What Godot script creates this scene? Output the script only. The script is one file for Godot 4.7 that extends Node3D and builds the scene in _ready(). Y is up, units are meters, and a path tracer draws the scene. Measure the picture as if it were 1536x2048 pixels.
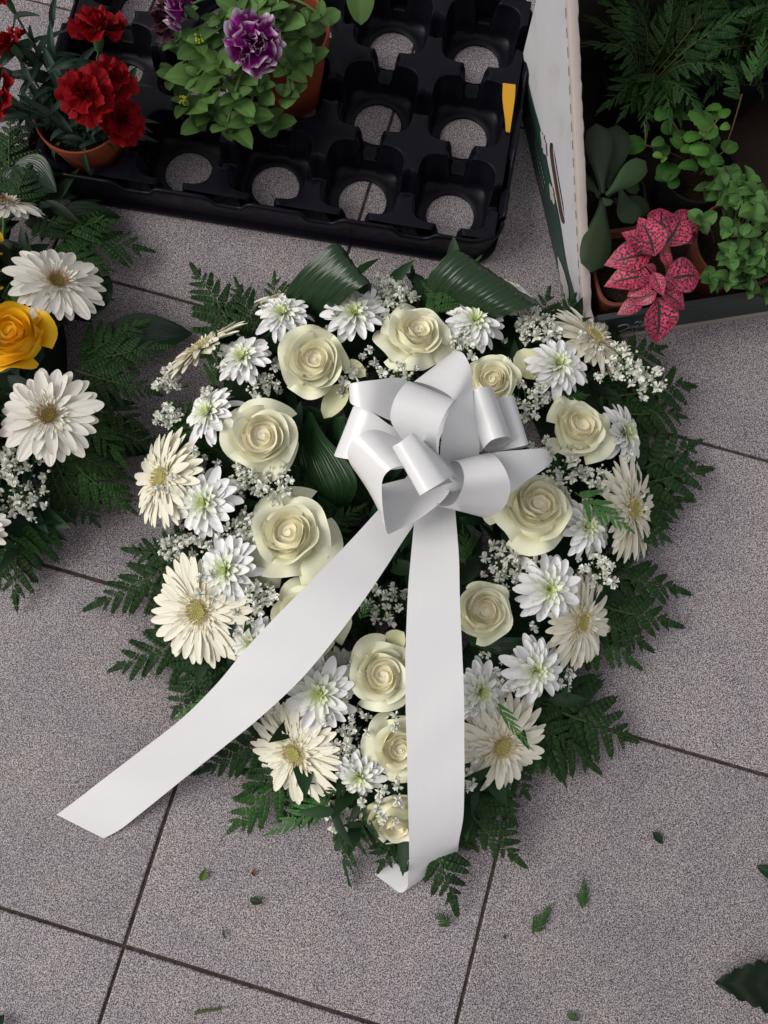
extends Node3D

const UP := Vector3(0, 1, 0)
var rng := RandomNumberGenerator.new()
var mats := {}
var used := {}


# ---------------------------------------------------------------- mesh helpers
class Sheets:
	# collects curved sheets, tubes and plates into one indexed mesh with smooth normals
	var v := PackedVector3Array()
	var n := PackedVector3Array()
	var c := PackedColorArray()
	var t := PackedVector2Array()
	var i := PackedInt32Array()

	func grid(p: PackedVector3Array, nu: int, cols: PackedColorArray, xf := Transform3D.IDENTITY, closed := false) -> void:
		var nv := p.size() / nu
		var b := v.size()
		var nrm := xf.basis.orthonormalized()
		for y in nv:
			for x in nu:
				var k := y * nu + x
				var x0 := maxi(x - 1, 0)
				var x1 := mini(x + 1, nu - 1)
				if closed:
					if x == 0: x0 = nu - 2
					if x == nu - 1: x1 = 1
				var y0 := maxi(y - 1, 0)
				var y1 := mini(y + 1, nv - 1)
				var du := p[y * nu + x1] - p[y * nu + x0]
				var dv := p[y1 * nu + x] - p[y0 * nu + x]
				var q := dv.cross(du)
				if q.length_squared() < 1e-20:
					var my := nv / 2
					du = p[my * nu + x1] - p[my * nu + x0]
					q = dv.cross(du)
				v.append(xf * p[k])
				n.append((nrm * q).normalized() if q.length_squared() > 1e-22 else Vector3.UP)
				c.append(cols[k] if cols.size() > k else (cols[0] if cols.size() > 0 else Color.WHITE))
				t.append(Vector2(float(x) / (nu - 1), float(y) / (nv - 1)))
		for y in nv - 1:
			for x in nu - 1:
				var a := b + y * nu + x
				i.append_array([a, a + 1, a + nu + 1, a, a + nu + 1, a + nu])

	func tri(a: Vector3, b: Vector3, d: Vector3, col: Color, xf := Transform3D.IDENTITY) -> void:
		a = xf * a; b = xf * b; d = xf * d
		var q := (d - a).cross(b - a).normalized()
		var k := v.size()
		v.append_array([a, b, d]); n.append_array([q, q, q]); c.append_array([col, col, col])
		t.append_array([Vector2(a.x, a.z), Vector2(b.x, b.z), Vector2(d.x, d.z)])
		i.append_array([k, k + 1, k + 2])

	func quad(a: Vector3, b: Vector3, d: Vector3, e: Vector3, col: Color, xf := Transform3D.IDENTITY) -> void:
		tri(a, b, d, col, xf); tri(a, d, e, col, xf)

	func box(lo: Vector3, hi: Vector3, col: Color, xf := Transform3D.IDENTITY) -> void:
		var p := []
		for k in 8: p.append(Vector3(hi.x if k & 1 else lo.x, hi.y if k & 2 else lo.y, hi.z if k & 4 else lo.z))
		quad(p[2], p[3], p[7], p[6], col, xf)
		quad(p[0], p[4], p[5], p[1], col, xf)
		quad(p[4], p[6], p[7], p[5], col, xf)
		quad(p[1], p[3], p[2], p[0], col, xf)
		quad(p[5], p[7], p[3], p[1], col, xf)
		quad(p[0], p[2], p[6], p[4], col, xf)

	func tube(path: PackedVector3Array, r0: float, r1: float, sides: int, col: Color) -> void:
		var p := PackedVector3Array()
		var m := path.size()
		for k in m:
			var d := (path[mini(k + 1, m - 1)] - path[maxi(k - 1, 0)]).normalized()
			var s := d.cross(Vector3(0.31, 0.2, 0.93)).normalized()
			var w := d.cross(s)
			var r := lerpf(r0, r1, float(k) / (m - 1))
			for q in sides + 1:
				var a := TAU * q / sides
				p.append(path[k] + (s * cos(a) + w * sin(a)) * r)
		grid(p, sides + 1, PackedColorArray([col]), Transform3D.IDENTITY, true)

	func lathe(prof: Array, sides: int, col: Color, xf := Transform3D.IDENTITY) -> void:
		var p := PackedVector3Array()
		for q in prof:
			for s in sides + 1:
				var a := TAU * s / sides
				p.append(Vector3(cos(a) * q.x, q.y, sin(a) * q.x))
		grid(p, sides + 1, PackedColorArray([col]), xf, true)

	func ball(at: Vector3, r: float, col: Color, nu := 6, nv := 4) -> void:
		var p := PackedVector3Array()
		for y in nv + 1:
			var e := -PI / 2 + PI * y / nv
			for x in nu + 1:
				var a := TAU * x / nu
				p.append(at + Vector3(cos(a) * cos(e), sin(e), sin(a) * cos(e)) * r)
		grid(p, nu + 1, PackedColorArray([col]), Transform3D.IDENTITY, true)

	func mesh(m: Material) -> ArrayMesh:
		var arr := []
		arr.resize(Mesh.ARRAY_MAX)
		arr[Mesh.ARRAY_VERTEX] = v; arr[Mesh.ARRAY_NORMAL] = n; arr[Mesh.ARRAY_COLOR] = c
		arr[Mesh.ARRAY_TEX_UV] = t; arr[Mesh.ARRAY_INDEX] = i
		var o := ArrayMesh.new()
		o.add_surface_from_arrays(Mesh.PRIMITIVE_TRIANGLES, arr)
		o.surface_set_material(0, m)
		return o


func numbered(called: String, parent: Node) -> String:
	var key := str(parent.get_instance_id()) + called
	var k: int = used.get(key, 0)
	used[key] = k + 1
	return called if k == 0 else "%s_%03d" % [called, k]

func put(called: String, mesh: Mesh, parent: Node = self, xf := Transform3D.IDENTITY) -> MeshInstance3D:
	var o := MeshInstance3D.new()
	o.name = numbered(called, parent)
	o.mesh = mesh
	parent.add_child(o, true)
	o.transform = xf
	return o

func root(called: String, label: String, category: String, group := "", at := Vector3.ZERO) -> Node3D:
	var o := Node3D.new()
	o.name = numbered(called, self)
	add_child(o, true)
	o.position = at
	tag(o, label, category, group)
	return o

func tag(o: Node, label: String, category: String, group := "") -> void:
	o.set_meta("label", label); o.set_meta("category", category)
	if group != "": o.set_meta("group", group)

func copy_of(o: Node3D, parent: Node, xf: Transform3D) -> Node3D:
	var d: Node3D = o.duplicate()
	d.name = numbered(str(o.get_meta("kind_name", o.name)), parent)
	parent.add_child(d, true)
	d.transform = xf
	return d

func lin(r: float, g: float, b: float) -> Color:
	return Color(r, g, b)

func tone(c: Color, k: float) -> Color:
	return Color(c.r * k, c.g * k, c.b * k)

func srgb(r: float, g: float, b: float) -> Color:
	return Color(r / 255.0, g / 255.0, b / 255.0).srgb_to_linear()

func facing(at: Vector3, size: float, dir_deg: float, tilt_deg: float, spin_deg := 0.0) -> Transform3D:
	# a flower at a point, leaning tilt degrees from upright towards a heading on the floor (0 = +x, 90 = -z)
	var d := deg_to_rad(dir_deg)
	var t := deg_to_rad(tilt_deg)
	var ny := (UP * cos(t) + Vector3(cos(d), 0, -sin(d)) * sin(t)).normalized()
	var ax := ny.cross(Vector3(0.13, 0.21, 0.97)).normalized()
	var b := Basis(ax, ny, ax.cross(ny)).rotated(ny, deg_to_rad(spin_deg))
	return Transform3D(b.scaled_local(Vector3.ONE * size), at)

func along(a: Vector3, b: Vector3, roll_deg := 0.0, wide := 1.0) -> Transform3D:
	# x runs from a to b, y stays as upright as it can
	var x := b - a
	var l := x.length()
	x /= l
	var y := (UP - x * x.dot(UP))
	if y.length() < 0.05: y = Vector3(0, 0, 1) - x * x.z
	y = y.normalized().rotated(x, deg_to_rad(roll_deg))
	var z := x.cross(y)
	return Transform3D(Basis(x * l, y * l * wide, z * l * wide), a)


# ---------------------------------------------------------------- materials
func mat(called: String, rough: float, tint := Color.WHITE, spec := 0.5, glow_through := Color(0, 0, 0), vertex := true) -> StandardMaterial3D:
	if mats.has(called): return mats[called]
	var m := StandardMaterial3D.new()
	m.vertex_color_use_as_albedo = vertex
	m.albedo_color = tint
	m.roughness = rough
	m.metallic_specular = spec
	m.cull_mode = BaseMaterial3D.CULL_DISABLED
	if glow_through.get_luminance() > 0.0:
		m.backlight_enabled = true
		m.backlight = glow_through
	mats[called] = m
	return m

func noise_tex(size: int, freq: float, ramp: Gradient, octaves := 3, seed_ := 1, kind := FastNoiseLite.TYPE_SIMPLEX_SMOOTH, bump := 0.0) -> NoiseTexture2D:
	var f := FastNoiseLite.new()
	f.noise_type = kind
	f.frequency = freq
	f.fractal_octaves = octaves
	f.seed = seed_
	var x := NoiseTexture2D.new()
	x.width = size; x.height = size
	x.seamless = true
	x.noise = f
	if ramp: x.color_ramp = ramp
	if bump > 0.0:
		x.as_normal_map = true
		x.bump_strength = bump
	return x

func ramp(stops: Array) -> Gradient:
	var g := Gradient.new()
	var o := PackedFloat32Array(); var c := PackedColorArray()
	for s in stops:
		o.append(s[0]); c.append(s[1])
	g.offsets = o; g.colors = c
	return g

func speckle_image(side: int, seed_: int) -> Image:
	# salt-and-pepper grain of the porcelain tile: dark brown-black, mid grey and pale grains
	var r := RandomNumberGenerator.new()
	r.seed = seed_
	var img := Image.create(side, side, false, Image.FORMAT_RGB8)
	var slow := FastNoiseLite.new()
	slow.frequency = 0.006; slow.seed = seed_; slow.fractal_octaves = 3
	var fine := FastNoiseLite.new()
	fine.frequency = 0.42; fine.seed = seed_ + 7; fine.fractal_octaves = 2
	for y in side:
		for x in side:
			var s := slow.get_noise_2d(x, y)
			var g := fine.get_noise_2d(x, y) * 1.05 + r.randf_range(-0.42, 0.42)
			var c: Color
			if g < -0.23: c = Color(0.235, 0.218, 0.225)
			elif g < -0.04: c = Color(0.448, 0.423, 0.438)
			elif g < 0.24: c = Color(0.628, 0.599, 0.613)
			else: c = Color(0.755, 0.728, 0.74)
			var k: float = (1.0 + s * 0.06) * [1.0, 1.035, 0.975][seed_ % 3]
			img.set_pixel(x, y, Color(c.r * k * 1.01, c.g * k, c.b * k * (1.0 - s * 0.03)))
	return img


# ---------------------------------------------------------------- flowers
func rose_petal(k: int, n: int, open: float, warm: Color, pale: Color, green: Color, deep := 1.0) -> Array:
	# one cupped petal of a spiral bud; k = 0 is the innermost
	var nu := 15
	var nv := 12
	var t := float(k) / (n - 1)
	var az := k * deg_to_rad(137.5) + rng.randf_range(-0.2, 0.2)
	if t < 0.45: az = k * deg_to_rad(100.0)
	var rt := lerpf(0.05, 0.90, pow(t, 0.80))
	var hh := lerpf(lerpf(0.86, 0.97, smoothstep(0.0, 0.35, t)), 0.66, smoothstep(0.45, 1.0, t)) + rng.randf_range(-0.02, 0.02)
	var w := deg_to_rad(lerpf(120.0, 56.0, pow(t, 0.6)))
	var flare := open * smoothstep(0.58, 1.0, t) * rng.randf_range(0.03, 0.30)
	var roll := lerpf(0.035, 0.12, t) * rng.randf_range(0.5, 1.5)
	var pointy := rng.randf_range(0.04, 0.17) * smoothstep(0.5, 0.9, t)
	var guard := k >= n - 4
	if guard:   # loose guard petals at the outside
		w = deg_to_rad(rng.randf_range(44, 58))
		flare = open * rng.randf_range(0.10, 0.30) + 0.06
		hh -= 0.05
		roll *= 0.7
	var ph := rng.randf() * TAU
	var ruf := lerpf(0.008, 0.062, t)
	var lean := rng.randf_range(-0.10, 0.10) * smoothstep(0.5, 0.9, t)
	var side := rng.randf_range(-0.08, 0.08)
	var p := PackedVector3Array(); var c := PackedColorArray()
	for y in nv:
		var v := float(y) / (nv - 1)
		for x in nu:
			var u := 2.0 * x / (nu - 1) - 1.0
			var edge := pow(absf(u), 3.0)
			var ww := w * (0.45 + 0.55 * sin(minf(v * 1.9, PI * 0.5))) if t > 0.4 else w
			var a := az + u * ww + side * v
			var top := 1.0 - ((0.34 if guard else 0.20) if t > 0.4 else 0.10) * edge + pointy * exp(-u * u * 14.0)
			var vv := v * top
			var r := lerpf(0.07, rt, pow(sin(vv * PI * 0.5), 0.75)) + rt * 0.13 * u + 0.004
			r *= 1.0 - 0.28 * (1.0 - smoothstep(0.1, 0.8, t)) * vv * vv * vv
			var h := hh * pow(vv, 0.92 + 0.25 * t)
			var f := smoothstep(0.5, 1.0, v)
			r += flare * f * f
			h -= flare * 0.85 * f * f * f
			var cr := smoothstep(0.80, 1.0, v)
			r += roll * cr
			h -= roll * 0.55 * cr * cr
			r += ruf * sin(u * 4.0 + ph) * v * v + lean * f * u
			h += ruf * 1.3 * sin(u * 6.5 + ph * 2.0) * v * v - lean * f
			p.append(Vector3(cos(a) * r, h, sin(a) * r))
			var col := warm.lerp(pale, smoothstep(0.15, 0.75, t))
			col = col.lerp(green, (0.55 * (1.0 - smoothstep(0.0, 0.55, v)) + 0.30 * smoothstep(0.88, 1.0, v) * smoothstep(0.6, 1.0, t)) * lerpf(0.5, 1.0, t))
			# deeper cream inside the bud, paler along each rim
			col = col.lerp(Color(0.86, 0.70, 0.40), 0.45 * (1.0 - smoothstep(0.0, 0.7, t)) * (1.0 - smoothstep(0.55, 0.95, v)) * deep)
			col = col.lerp(Color(0.92, 0.91, 0.82), 0.55 * smoothstep(0.86, 0.97, v) * (1.0 - 0.6 * t) * deep)
			c.append(col)
	return [p, c, nu]

func make_rose(called: String, petal_name: String, seed_: int, open: float, warm: Color, pale: Color, green: Color, m: Material) -> MeshInstance3D:
	rng.seed = seed_
	var n := 21
	var core := Sheets.new()
	var outer := []
	for k in n:
		var g := rose_petal(k, n, open, warm, pale, green, 1.0 if warm.b > 0.2 else 0.0)
		if k < n - 9: core.grid(g[0], g[2], g[1])
		else: outer.append(g)
	# the packed heart of the bud under the petal rims
	core.lathe([Vector2(0.0, 0.76), Vector2(0.12, 0.77), Vector2(0.28, 0.72), Vector2(0.44, 0.62), Vector2(0.58, 0.50), Vector2(0.68, 0.38), Vector2(0.68, 0.2)], 16, warm.lerp(pale, 0.5))
	core.lathe([Vector2(0.005, -0.25), Vector2(0.06, -0.24), Vector2(0.10, -0.05), Vector2(0.16, 0.03), Vector2(0.05, 0.08)], 10, lin(0.06, 0.14, 0.03))
	for k in 5:   # sepals
		var a := k * TAU / 5 + 0.3
		core.grid(blade(4, 3, 0.10, 0.3, 0.0), 3, PackedColorArray([lin(0.07, 0.16, 0.04)]), Transform3D(Basis(UP, a) * Basis(Vector3(0, 0, 1), -0.5) * Basis().scaled(Vector3.ONE * 0.5), Vector3(0, 0.0, 0)))
	var o := MeshInstance3D.new()
	o.name = called
	o.mesh = core.mesh(m)
	o.set_meta("kind_name", called)
	for g in outer:
		var s := Sheets.new()
		s.grid(g[0], g[2], g[1])
		put(petal_name, s.mesh(m), o)
	return o

func blade(nv: int, nu: int, half: float, fold: float, droop: float, tip := 1.0, rise := 0.0) -> PackedVector3Array:
	# a leaf of length 1 along +x: lens-shaped, folded along its midrib, drooping to the tip
	var p := PackedVector3Array()
	for y in nv:
		var v := float(y) / (nv - 1)
		var w := half * pow(sin(PI * pow(v * 0.97 + 0.015, 0.8)), tip)
		if y == nv - 1: w = half * 0.015
		for x in nu:
			var u := 2.0 * x / (nu - 1) - 1.0
			p.append(Vector3(v, rise * sin(v * PI) - droop * v * v + fold * absf(u) * w, u * w))
	return p

func ray_petal(half: float, cup: float, e0: float, e1: float, base_w: float, tipk: float, groove: float, nu := 7, nv := 8) -> PackedVector3Array:
	# a ray floret of length 1 leaving the axis along +x; e0 and e1 are its slopes at the root and at the tip
	var p := PackedVector3Array()
	var pos := Vector2.ZERO
	var last := 0.0
	for y in nv:
		var v := 1.0 - pow(1.0 - float(y) / (nv - 1), 1.7)
		var e := lerpf(e0, e1, v)
		pos += Vector2(cos(e), sin(e)) * (v - last)
		last = v
		var w := half * lerpf(base_w, 1.0, smoothstep(0.0, 0.62, v)) * pow(maxf(0.0, 1.0 - pow(v, tipk)), 0.45)
		if y == nv - 1: w = half * 0.30
		for x in nu:
			var u := 2.0 * x / (nu - 1) - 1.0
			var lift := cup * u * u * w - groove * half * cos(u * PI * 2.5) * (1.0 - v * 0.5)
			p.append(Vector3(pos.x - sin(e) * lift + (0.02 * (1.0 - u * u) if y == nv - 1 else 0.0), pos.y + cos(e) * lift, u * w))
	return p

func petal_tint(nu: int, nv: int, root_c: Color, tip_c: Color, from := 0.0, to := 0.4) -> PackedColorArray:
	var c := PackedColorArray()
	for y in nv:
		var k := smoothstep(from, to, 1.0 - pow(1.0 - float(y) / (nv - 1), 1.7))
		for x in nu: c.append(root_c.lerp(tip_c, k))
	return c

func make_daisy(called: String, petal_name: String, seed_: int, m: Material, white: Color, heart: Color) -> MeshInstance3D:
	# spray chrysanthemum: five rings of spoon-shaped rays round a green eye
	rng.seed = seed_
	var core := Sheets.new()
	var rings := [[14, 0.86, 0.22, 0.04, 0.15], [13, 0.70, 0.40, 0.15, 0.13], [12, 0.53, 0.70, 0.35, 0.10], [10, 0.38, 0.95, 0.8, 0.08], [9, 0.26, 1.1, 1.3, 0.06]]
	for q in rings.size():
		var g: Array = rings[q]
		var off := rng.randf() * TAU
		for k in g[0]:
			var l: float = g[1] * rng.randf_range(0.86, 1.1)
			var p := ray_petal(g[4] / g[1] * rng.randf_range(0.85, 1.15), 0.55, g[2] + rng.randf_range(-0.15, 0.15), g[3] - rng.randf_range(0.1, 0.35), 0.45, 5.0, 0.03, 5, 7)
			var tip := white.lerp(heart, [0.0, 0.04, 0.16, 0.34, 0.6][q])
			var b := Basis(UP, off + TAU * (k + rng.randf_range(-0.2, 0.2)) / g[0]) * Basis(Vector3(1, 0, 0), rng.randf_range(-0.2, 0.2)) * Basis().scaled(Vector3.ONE * l)
			core.grid(p, 5, petal_tint(5, 7, heart.lerp(white, 0.25), tip, 0.0, 0.45), Transform3D(b, Vector3(0, 0.03 + 0.012 * q, 0)))
	for k in 26:   # the eye: a dome of little green florets
		var r := 0.15 * sqrt(k / 26.0)
		var a := k * 2.39996
		core.ball(Vector3(cos(a) * r, 0.12 - r * r * 2.0, sin(a) * r), 0.028, heart.lerp(lin(0.18, 0.33, 0.03), rng.randf_range(0.4, 1.0)), 5, 3)
	core.lathe([Vector2(0.0, -0.12), Vector2(0.16, -0.08), Vector2(0.22, 0.0), Vector2(0.12, 0.06), Vector2(0.0, 0.07)], 10, lin(0.10, 0.20, 0.05))
	var stalk := PackedVector3Array([Vector3(0, -0.08, 0), Vector3(0.02, -0.6, 0.02), Vector3(0.0, -1.4, 0.05)])
	core.tube(stalk, 0.05, 0.05, 6, lin(0.06, 0.14, 0.03))
	var o := MeshInstance3D.new()
	o.name = called
	o.set_meta("kind_name", called)
	o.mesh = core.mesh(m)
	var kinds := []
	for k in 6:
		var s := Sheets.new()
		s.grid(ray_petal(rng.randf_range(0.140, 0.175), rng.randf_range(0.2, 0.6), rng.randf_range(0.05, 0.22), rng.randf_range(-0.75, 0.0), 0.4, 5.5, 0.03, 7, 9), 7, petal_tint(7, 9, heart.lerp(white, 0.5), white, 0.0, 0.35))
		kinds.append(s.mesh(m))
	for k in 15:
		var b := Basis(UP, TAU * (k + rng.randf_range(-0.3, 0.3)) / 15) * Basis(Vector3(1, 0, 0), rng.randf_range(-0.4, 0.4)) * Basis(Vector3(0, 0, 1), rng.randf_range(-0.25, 0.15)) * Basis().scaled(Vector3.ONE * rng.randf_range(0.86, 1.08))
		if k > 1 and rng.randf() < 0.06: continue
		put(petal_name, kinds[rng.randi() % 6], o, Transform3D(b, Vector3(0, 0.02, 0)))
	return o

func make_gerbera(called: String, petal_name: String, seed_: int, m: Material, cream: Color, eye: Color, ring_c: Color, count := 24, droop := 0.1, broad := 1.0) -> MeshInstance3D:
	rng.seed = seed_
	var core := Sheets.new()
	for q in [[int(count * 0.95), 0.86, 0.16, 0.0, 0.105 * broad], [int(count * 0.85), 0.60, 0.30, 0.1, 0.065 * broad]]:
		for k in q[0]:
			var l: float = q[1] * rng.randf_range(0.85, 1.08)
			var p := ray_petal(q[4] / q[1] * rng.randf_range(0.8, 1.15), 0.25, q[2] * 0.55 + rng.randf_range(-0.04, 0.08), q[3] - rng.randf_range(0.0, 0.25), 0.35, 6.0, 0.09, 7, 7)
			var b := Basis(UP, TAU * (k + rng.randf_range(-0.3, 0.3)) / q[0]) * Basis(Vector3(1, 0, 0), rng.randf_range(-0.3, 0.3)) * Basis().scaled(Vector3.ONE * l)
			core.grid(p, 7, petal_tint(7, 7, cream.lerp(lin(0.62, 0.58, 0.25), 0.5), cream, 0.05, 0.5), Transform3D(b, Vector3(0, 0.05, 0)))
	for k in 84:   # short inner florets
		var a := k * 2.39996
		var l := rng.randf_range(0.12, 0.24)
		var b := Basis(UP, a) * Basis().scaled(Vector3.ONE * l)
		core.grid(ray_petal(0.14, 0.6, rng.randf_range(0.5, 1.0), rng.randf_range(-0.3, 0.8), 0.5, 4.0, 0.0, 3, 4), 3, PackedColorArray([cream.lerp(lin(0.75, 0.65, 0.38), rng.randf() * 0.5)]), Transform3D(b, Basis(UP, a) * Vector3(0.17 + 0.05 * (k % 3), 0.05, 0)))
	for k in 64:   # the ring of stamens
		var a := TAU * k / 64.0 + rng.randf_range(-0.06, 0.06)
		var r := rng.randf_range(0.140, 0.200)
		var q := Vector3(cos(a) * r, 0.09, sin(a) * r)
		core.tube(PackedVector3Array([q, q + Vector3(cos(a) * 0.015, 0.05, sin(a) * 0.015), q + Vector3(cos(a) * 0.03, 0.075, sin(a) * 0.03)]), 0.008, 0.011, 4, ring_c.lerp(cream, rng.randf_range(0.0, 0.5)))
	for k in 60:   # olive disc
		var r := 0.14 * sqrt(k / 60.0)
		var a := k * 2.39996
		core.ball(Vector3(cos(a) * r, 0.085 + 0.03 * r / 0.14, sin(a) * r), 0.021, eye.lerp(ring_c, rng.randf() * 0.25), 5, 3)
	core.lathe([Vector2(0.0, -0.16), Vector2(0.10, -0.14), Vector2(0.20, -0.03), Vector2(0.19, 0.06), Vector2(0.0, 0.07)], 12, lin(0.12, 0.20, 0.05))
	core.tube(PackedVector3Array([Vector3(0, -0.12, 0), Vector3(0.02, -0.5, 0.0), Vector3(0.0, -0.9, 0.03)]), 0.05, 0.05, 6, lin(0.09, 0.17, 0.04))
	var o := MeshInstance3D.new()
	o.name = called
	o.set_meta("kind_name", called)
	o.mesh = core.mesh(m)
	var kinds := []
	for k in 5:
		var s := Sheets.new()
		s.grid(ray_petal(rng.randf_range(0.108, 0.132) * broad, rng.randf_range(0.05, 0.3), rng.randf_range(0.05, 0.16), rng.randf_range(-0.25, 0.0) - droop, 0.32, 6.0, 0.07, 11, 9), 11, petal_tint(11, 9, cream.lerp(lin(0.66, 0.62, 0.3), 0.45), cream, 0.1, 0.5))
		kinds.append(s.mesh(m))
	for k in count:
		var b := Basis(UP, TAU * (k + rng.randf_range(-0.25, 0.25)) / count) * Basis(Vector3(1, 0, 0), rng.randf_range(-0.18, 0.18)) * Basis(Vector3(0, 0, 1), rng.randf_range(-0.07, 0.04)) * Basis().scaled(Vector3.ONE * rng.randf_range(0.88, 1.05))
		put(petal_name, kinds[rng.randi() % 5], o, Transform3D(b, Vector3(0, 0.04, 0)))
	return o

var floret_meshes := []
func make_florets() -> void:
	rng.seed = 88
	for q in 4:
		var s := Sheets.new()
		for k in 16:
			var d := Vector3(rng.randfn(), rng.randf_range(-0.2, 1.3), rng.randfn()).normalized()
			var b := Basis.looking_at(d, Vector3(0.3, 0.8, 0.4)) * Basis(Vector3(0, 1, 0), PI / 2) * Basis(Vector3(1, 0, 0), rng.randf() * TAU)
			s.grid(ray_petal(0.34, rng.randf_range(-0.6, 0.8), rng.randf_range(-0.3, 0.3), rng.randf_range(-0.9, 0.9), 0.3, 3.0, 0.0, 4, 5), 4, PackedColorArray([lin(0.88, 0.88, 0.84).lerp(lin(0.78, 0.79, 0.66), rng.randf() * 0.5)]), Transform3D(b.scaled_local(Vector3.ONE * rng.randf_range(0.75, 1.1)), Vector3.ZERO))
		s.ball(Vector3(0, -0.25, 0), 0.35, lin(0.35, 0.48, 0.22), 6, 4)
		floret_meshes.append(s.mesh(mats.white_petal))

func sprig(parent: Node, at: Vector3, rx: float, rz: float, count: int, seed_: int, turn_deg := 0.0) -> void:
	# baby's breath: wiry branching stems with little double florets and buds
	rng.seed = seed_
	var stems := Sheets.new()
	var g := lin(0.10, 0.18, 0.06)
	var foot := at + Vector3(rng.randf_range(-0.01, 0.01), -0.05, rng.randf_range(-0.01, 0.01))
	var hub := at + Vector3(0, -0.022, 0)
	stems.tube(PackedVector3Array([foot, foot.lerp(hub, 0.5) + Vector3(0.002, 0, 0.002), hub]), 0.0008, 0.0007, 4, g)
	var spots := []
	for k in count:
		var a := k * 2.39996 + rng.randf_range(-0.3, 0.3)
		var r := sqrt((k + 0.5) / count) * rng.randf_range(0.85, 1.1)
		var q := Vector3(cos(a) * r * rx, rng.randf_range(-0.008, 0.008) - 0.010 * r, sin(a) * r * rz).rotated(UP, deg_to_rad(turn_deg))
		spots.append(at + q)
	for q in spots:
		var mid: Vector3 = hub.lerp(q, 0.5) + Vector3(0, 0.004, 0)
		stems.tube(PackedVector3Array([hub, mid, q - Vector3(0, 0.002, 0)]), 0.0005, 0.0004, 4, g)
		for b in 2:   # side buds
			var e: Vector3 = mid.lerp(q, rng.randf_range(0.3, 1.0)) + Vector3(rng.randf_range(-1, 1), rng.randf_range(0.0, 0.7), rng.randf_range(-1, 1)) * 0.008
			stems.tube(PackedVector3Array([mid, mid.lerp(e, 0.6), e]), 0.0004, 0.0003, 3, g)
			stems.ball(e, rng.randf_range(0.0011, 0.0020), lin(0.72, 0.75, 0.62), 5, 4)
	var o := put("baby_breath_sprig", stems.mesh(mats.leaf), parent)
	for q in spots:
		var sz := rng.randf_range(0.0046, 0.0074)
		put("floret", floret_meshes[rng.randi() % 4], o, Transform3D(Basis(Vector3(rng.randfn(), rng.randfn(), rng.randfn()).normalized(), rng.randf_range(0, 0.8)).scaled(Vector3.ONE * sz), q))


# ---------------------------------------------------------------- foliage
var frond_meshes := {}
func make_frond(seed_: int, green: Color, m: Material, droop := 0.12, pairs := 6, spread := 0.44) -> ArrayMesh:
	# leatherleaf fern, length 1 along +x: alternate pinnae, each a feather of toothed pinnules
	rng.seed = seed_
	var s := Sheets.new()
	var rach := PackedVector3Array()
	for k in 9:
		var x := k / 8.0
		rach.append(Vector3(x, droop * 2.4 * x * (1.0 - x), 0.02 * sin(x * 4.0)))
	s.tube(rach, 0.011, 0.003, 5, green.lerp(lin(0.10, 0.12, 0.04), 0.5))
	var list := []
	for k in pairs:
		for side in [-1, 1]:
			var f: float = (k + 0.25 * (side + 1)) / pairs
			list.append([0.08 + 0.80 * pow(f, 0.9), side, spread * pow(1.0 - f, 0.85) + 0.07])
	list.append([0.80, 0, 0.26])
	for q in list:
		var x: float = q[0]
		var side: int = q[1]
		var l: float = q[2] * rng.randf_range(0.85, 1.1)
		var ang := 0.0 if side == 0 else side * deg_to_rad(rng.randf_range(44, 58) - 16.0 * x)
		var b := Basis(UP, -ang) * Basis(Vector3(1, 0, 0), side * rng.randf_range(0.0, 0.35)) * Basis(Vector3(0, 0, 1), rng.randf_range(-0.14, 0.06) - droop * 1.2 * x)
		var base := Transform3D(b.scaled_local(Vector3.ONE * l), Vector3(x, droop * 2.4 * x * (1.0 - x), 0.02 * sin(x * 4.0)))
		var n := maxi(4, int(4.5 + 5.0 * l / spread))
		for j in n:
			var v := (j + 0.15) / n
			var pl := (0.20 * pow(1.0 - v, 0.7) + 0.05) * (0.75 + 0.25 * smoothstep(0.0, 0.2, v)) * rng.randf_range(0.85, 1.12)
			for e in [-1, 1]:
				var a: float = e * deg_to_rad(lerpf(40, 20, v))
				var dirv := Vector3(cos(a), 0, sin(a))
				var nrm: Vector3 = Vector3(-sin(a), 0, cos(a)) * e
				var o := Vector3(v * 0.88, -0.10 * v * v, 0)
				var w := 0.47 / n + 0.008
				var tip := o + dirv * (pl + 0.03) + Vector3(0, -0.06 * pl, 0)
				var lift := Vector3(0, 0.025 + 0.02 * rng.randf(), 0)
				var m1 := o + dirv * pl * 0.50 + nrm * w * 0.95 + lift * 0.4
				var m2 := o + dirv * pl * 0.36 - nrm * w * 0.95 + lift * 0.4
				var mid := o + dirv * pl * 0.45 + lift
				var col := tone(green, rng.randf_range(0.78, 1.25))
				if e > 0:
					s.tri(o, m2, mid, col, base); s.tri(m2, tip, mid, col, base); s.tri(mid, tip, m1, col, base); s.tri(o, mid, m1, col, base)
				else:
					s.tri(o, mid, m2, col, base); s.tri(m2, mid, tip, col, base); s.tri(mid, m1, tip, col, base); s.tri(o, m1, mid, col, base)
		s.tri(Vector3(0.80, -0.065, 0.035), Vector3(0.80, -0.065, -0.035), Vector3(1.02, -0.1, 0), green, base)
		s.quad(Vector3(0, 0.004, 0.02), Vector3(0, 0.004, -0.02), Vector3(0.85, -0.068, -0.012), Vector3(0.85, -0.068, 0.012), tone(green, 1.15), base)
	return s.mesh(m)

func fern(parent: Node, a: Vector3, b: Vector3, roll := 0.0, kind := "dark", wide := 1.0) -> void:
	var set_: Array = frond_meshes[kind]
	put("fern_frond", set_[rng.randi() % set_.size()], parent, along(a, b, roll, wide))

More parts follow.
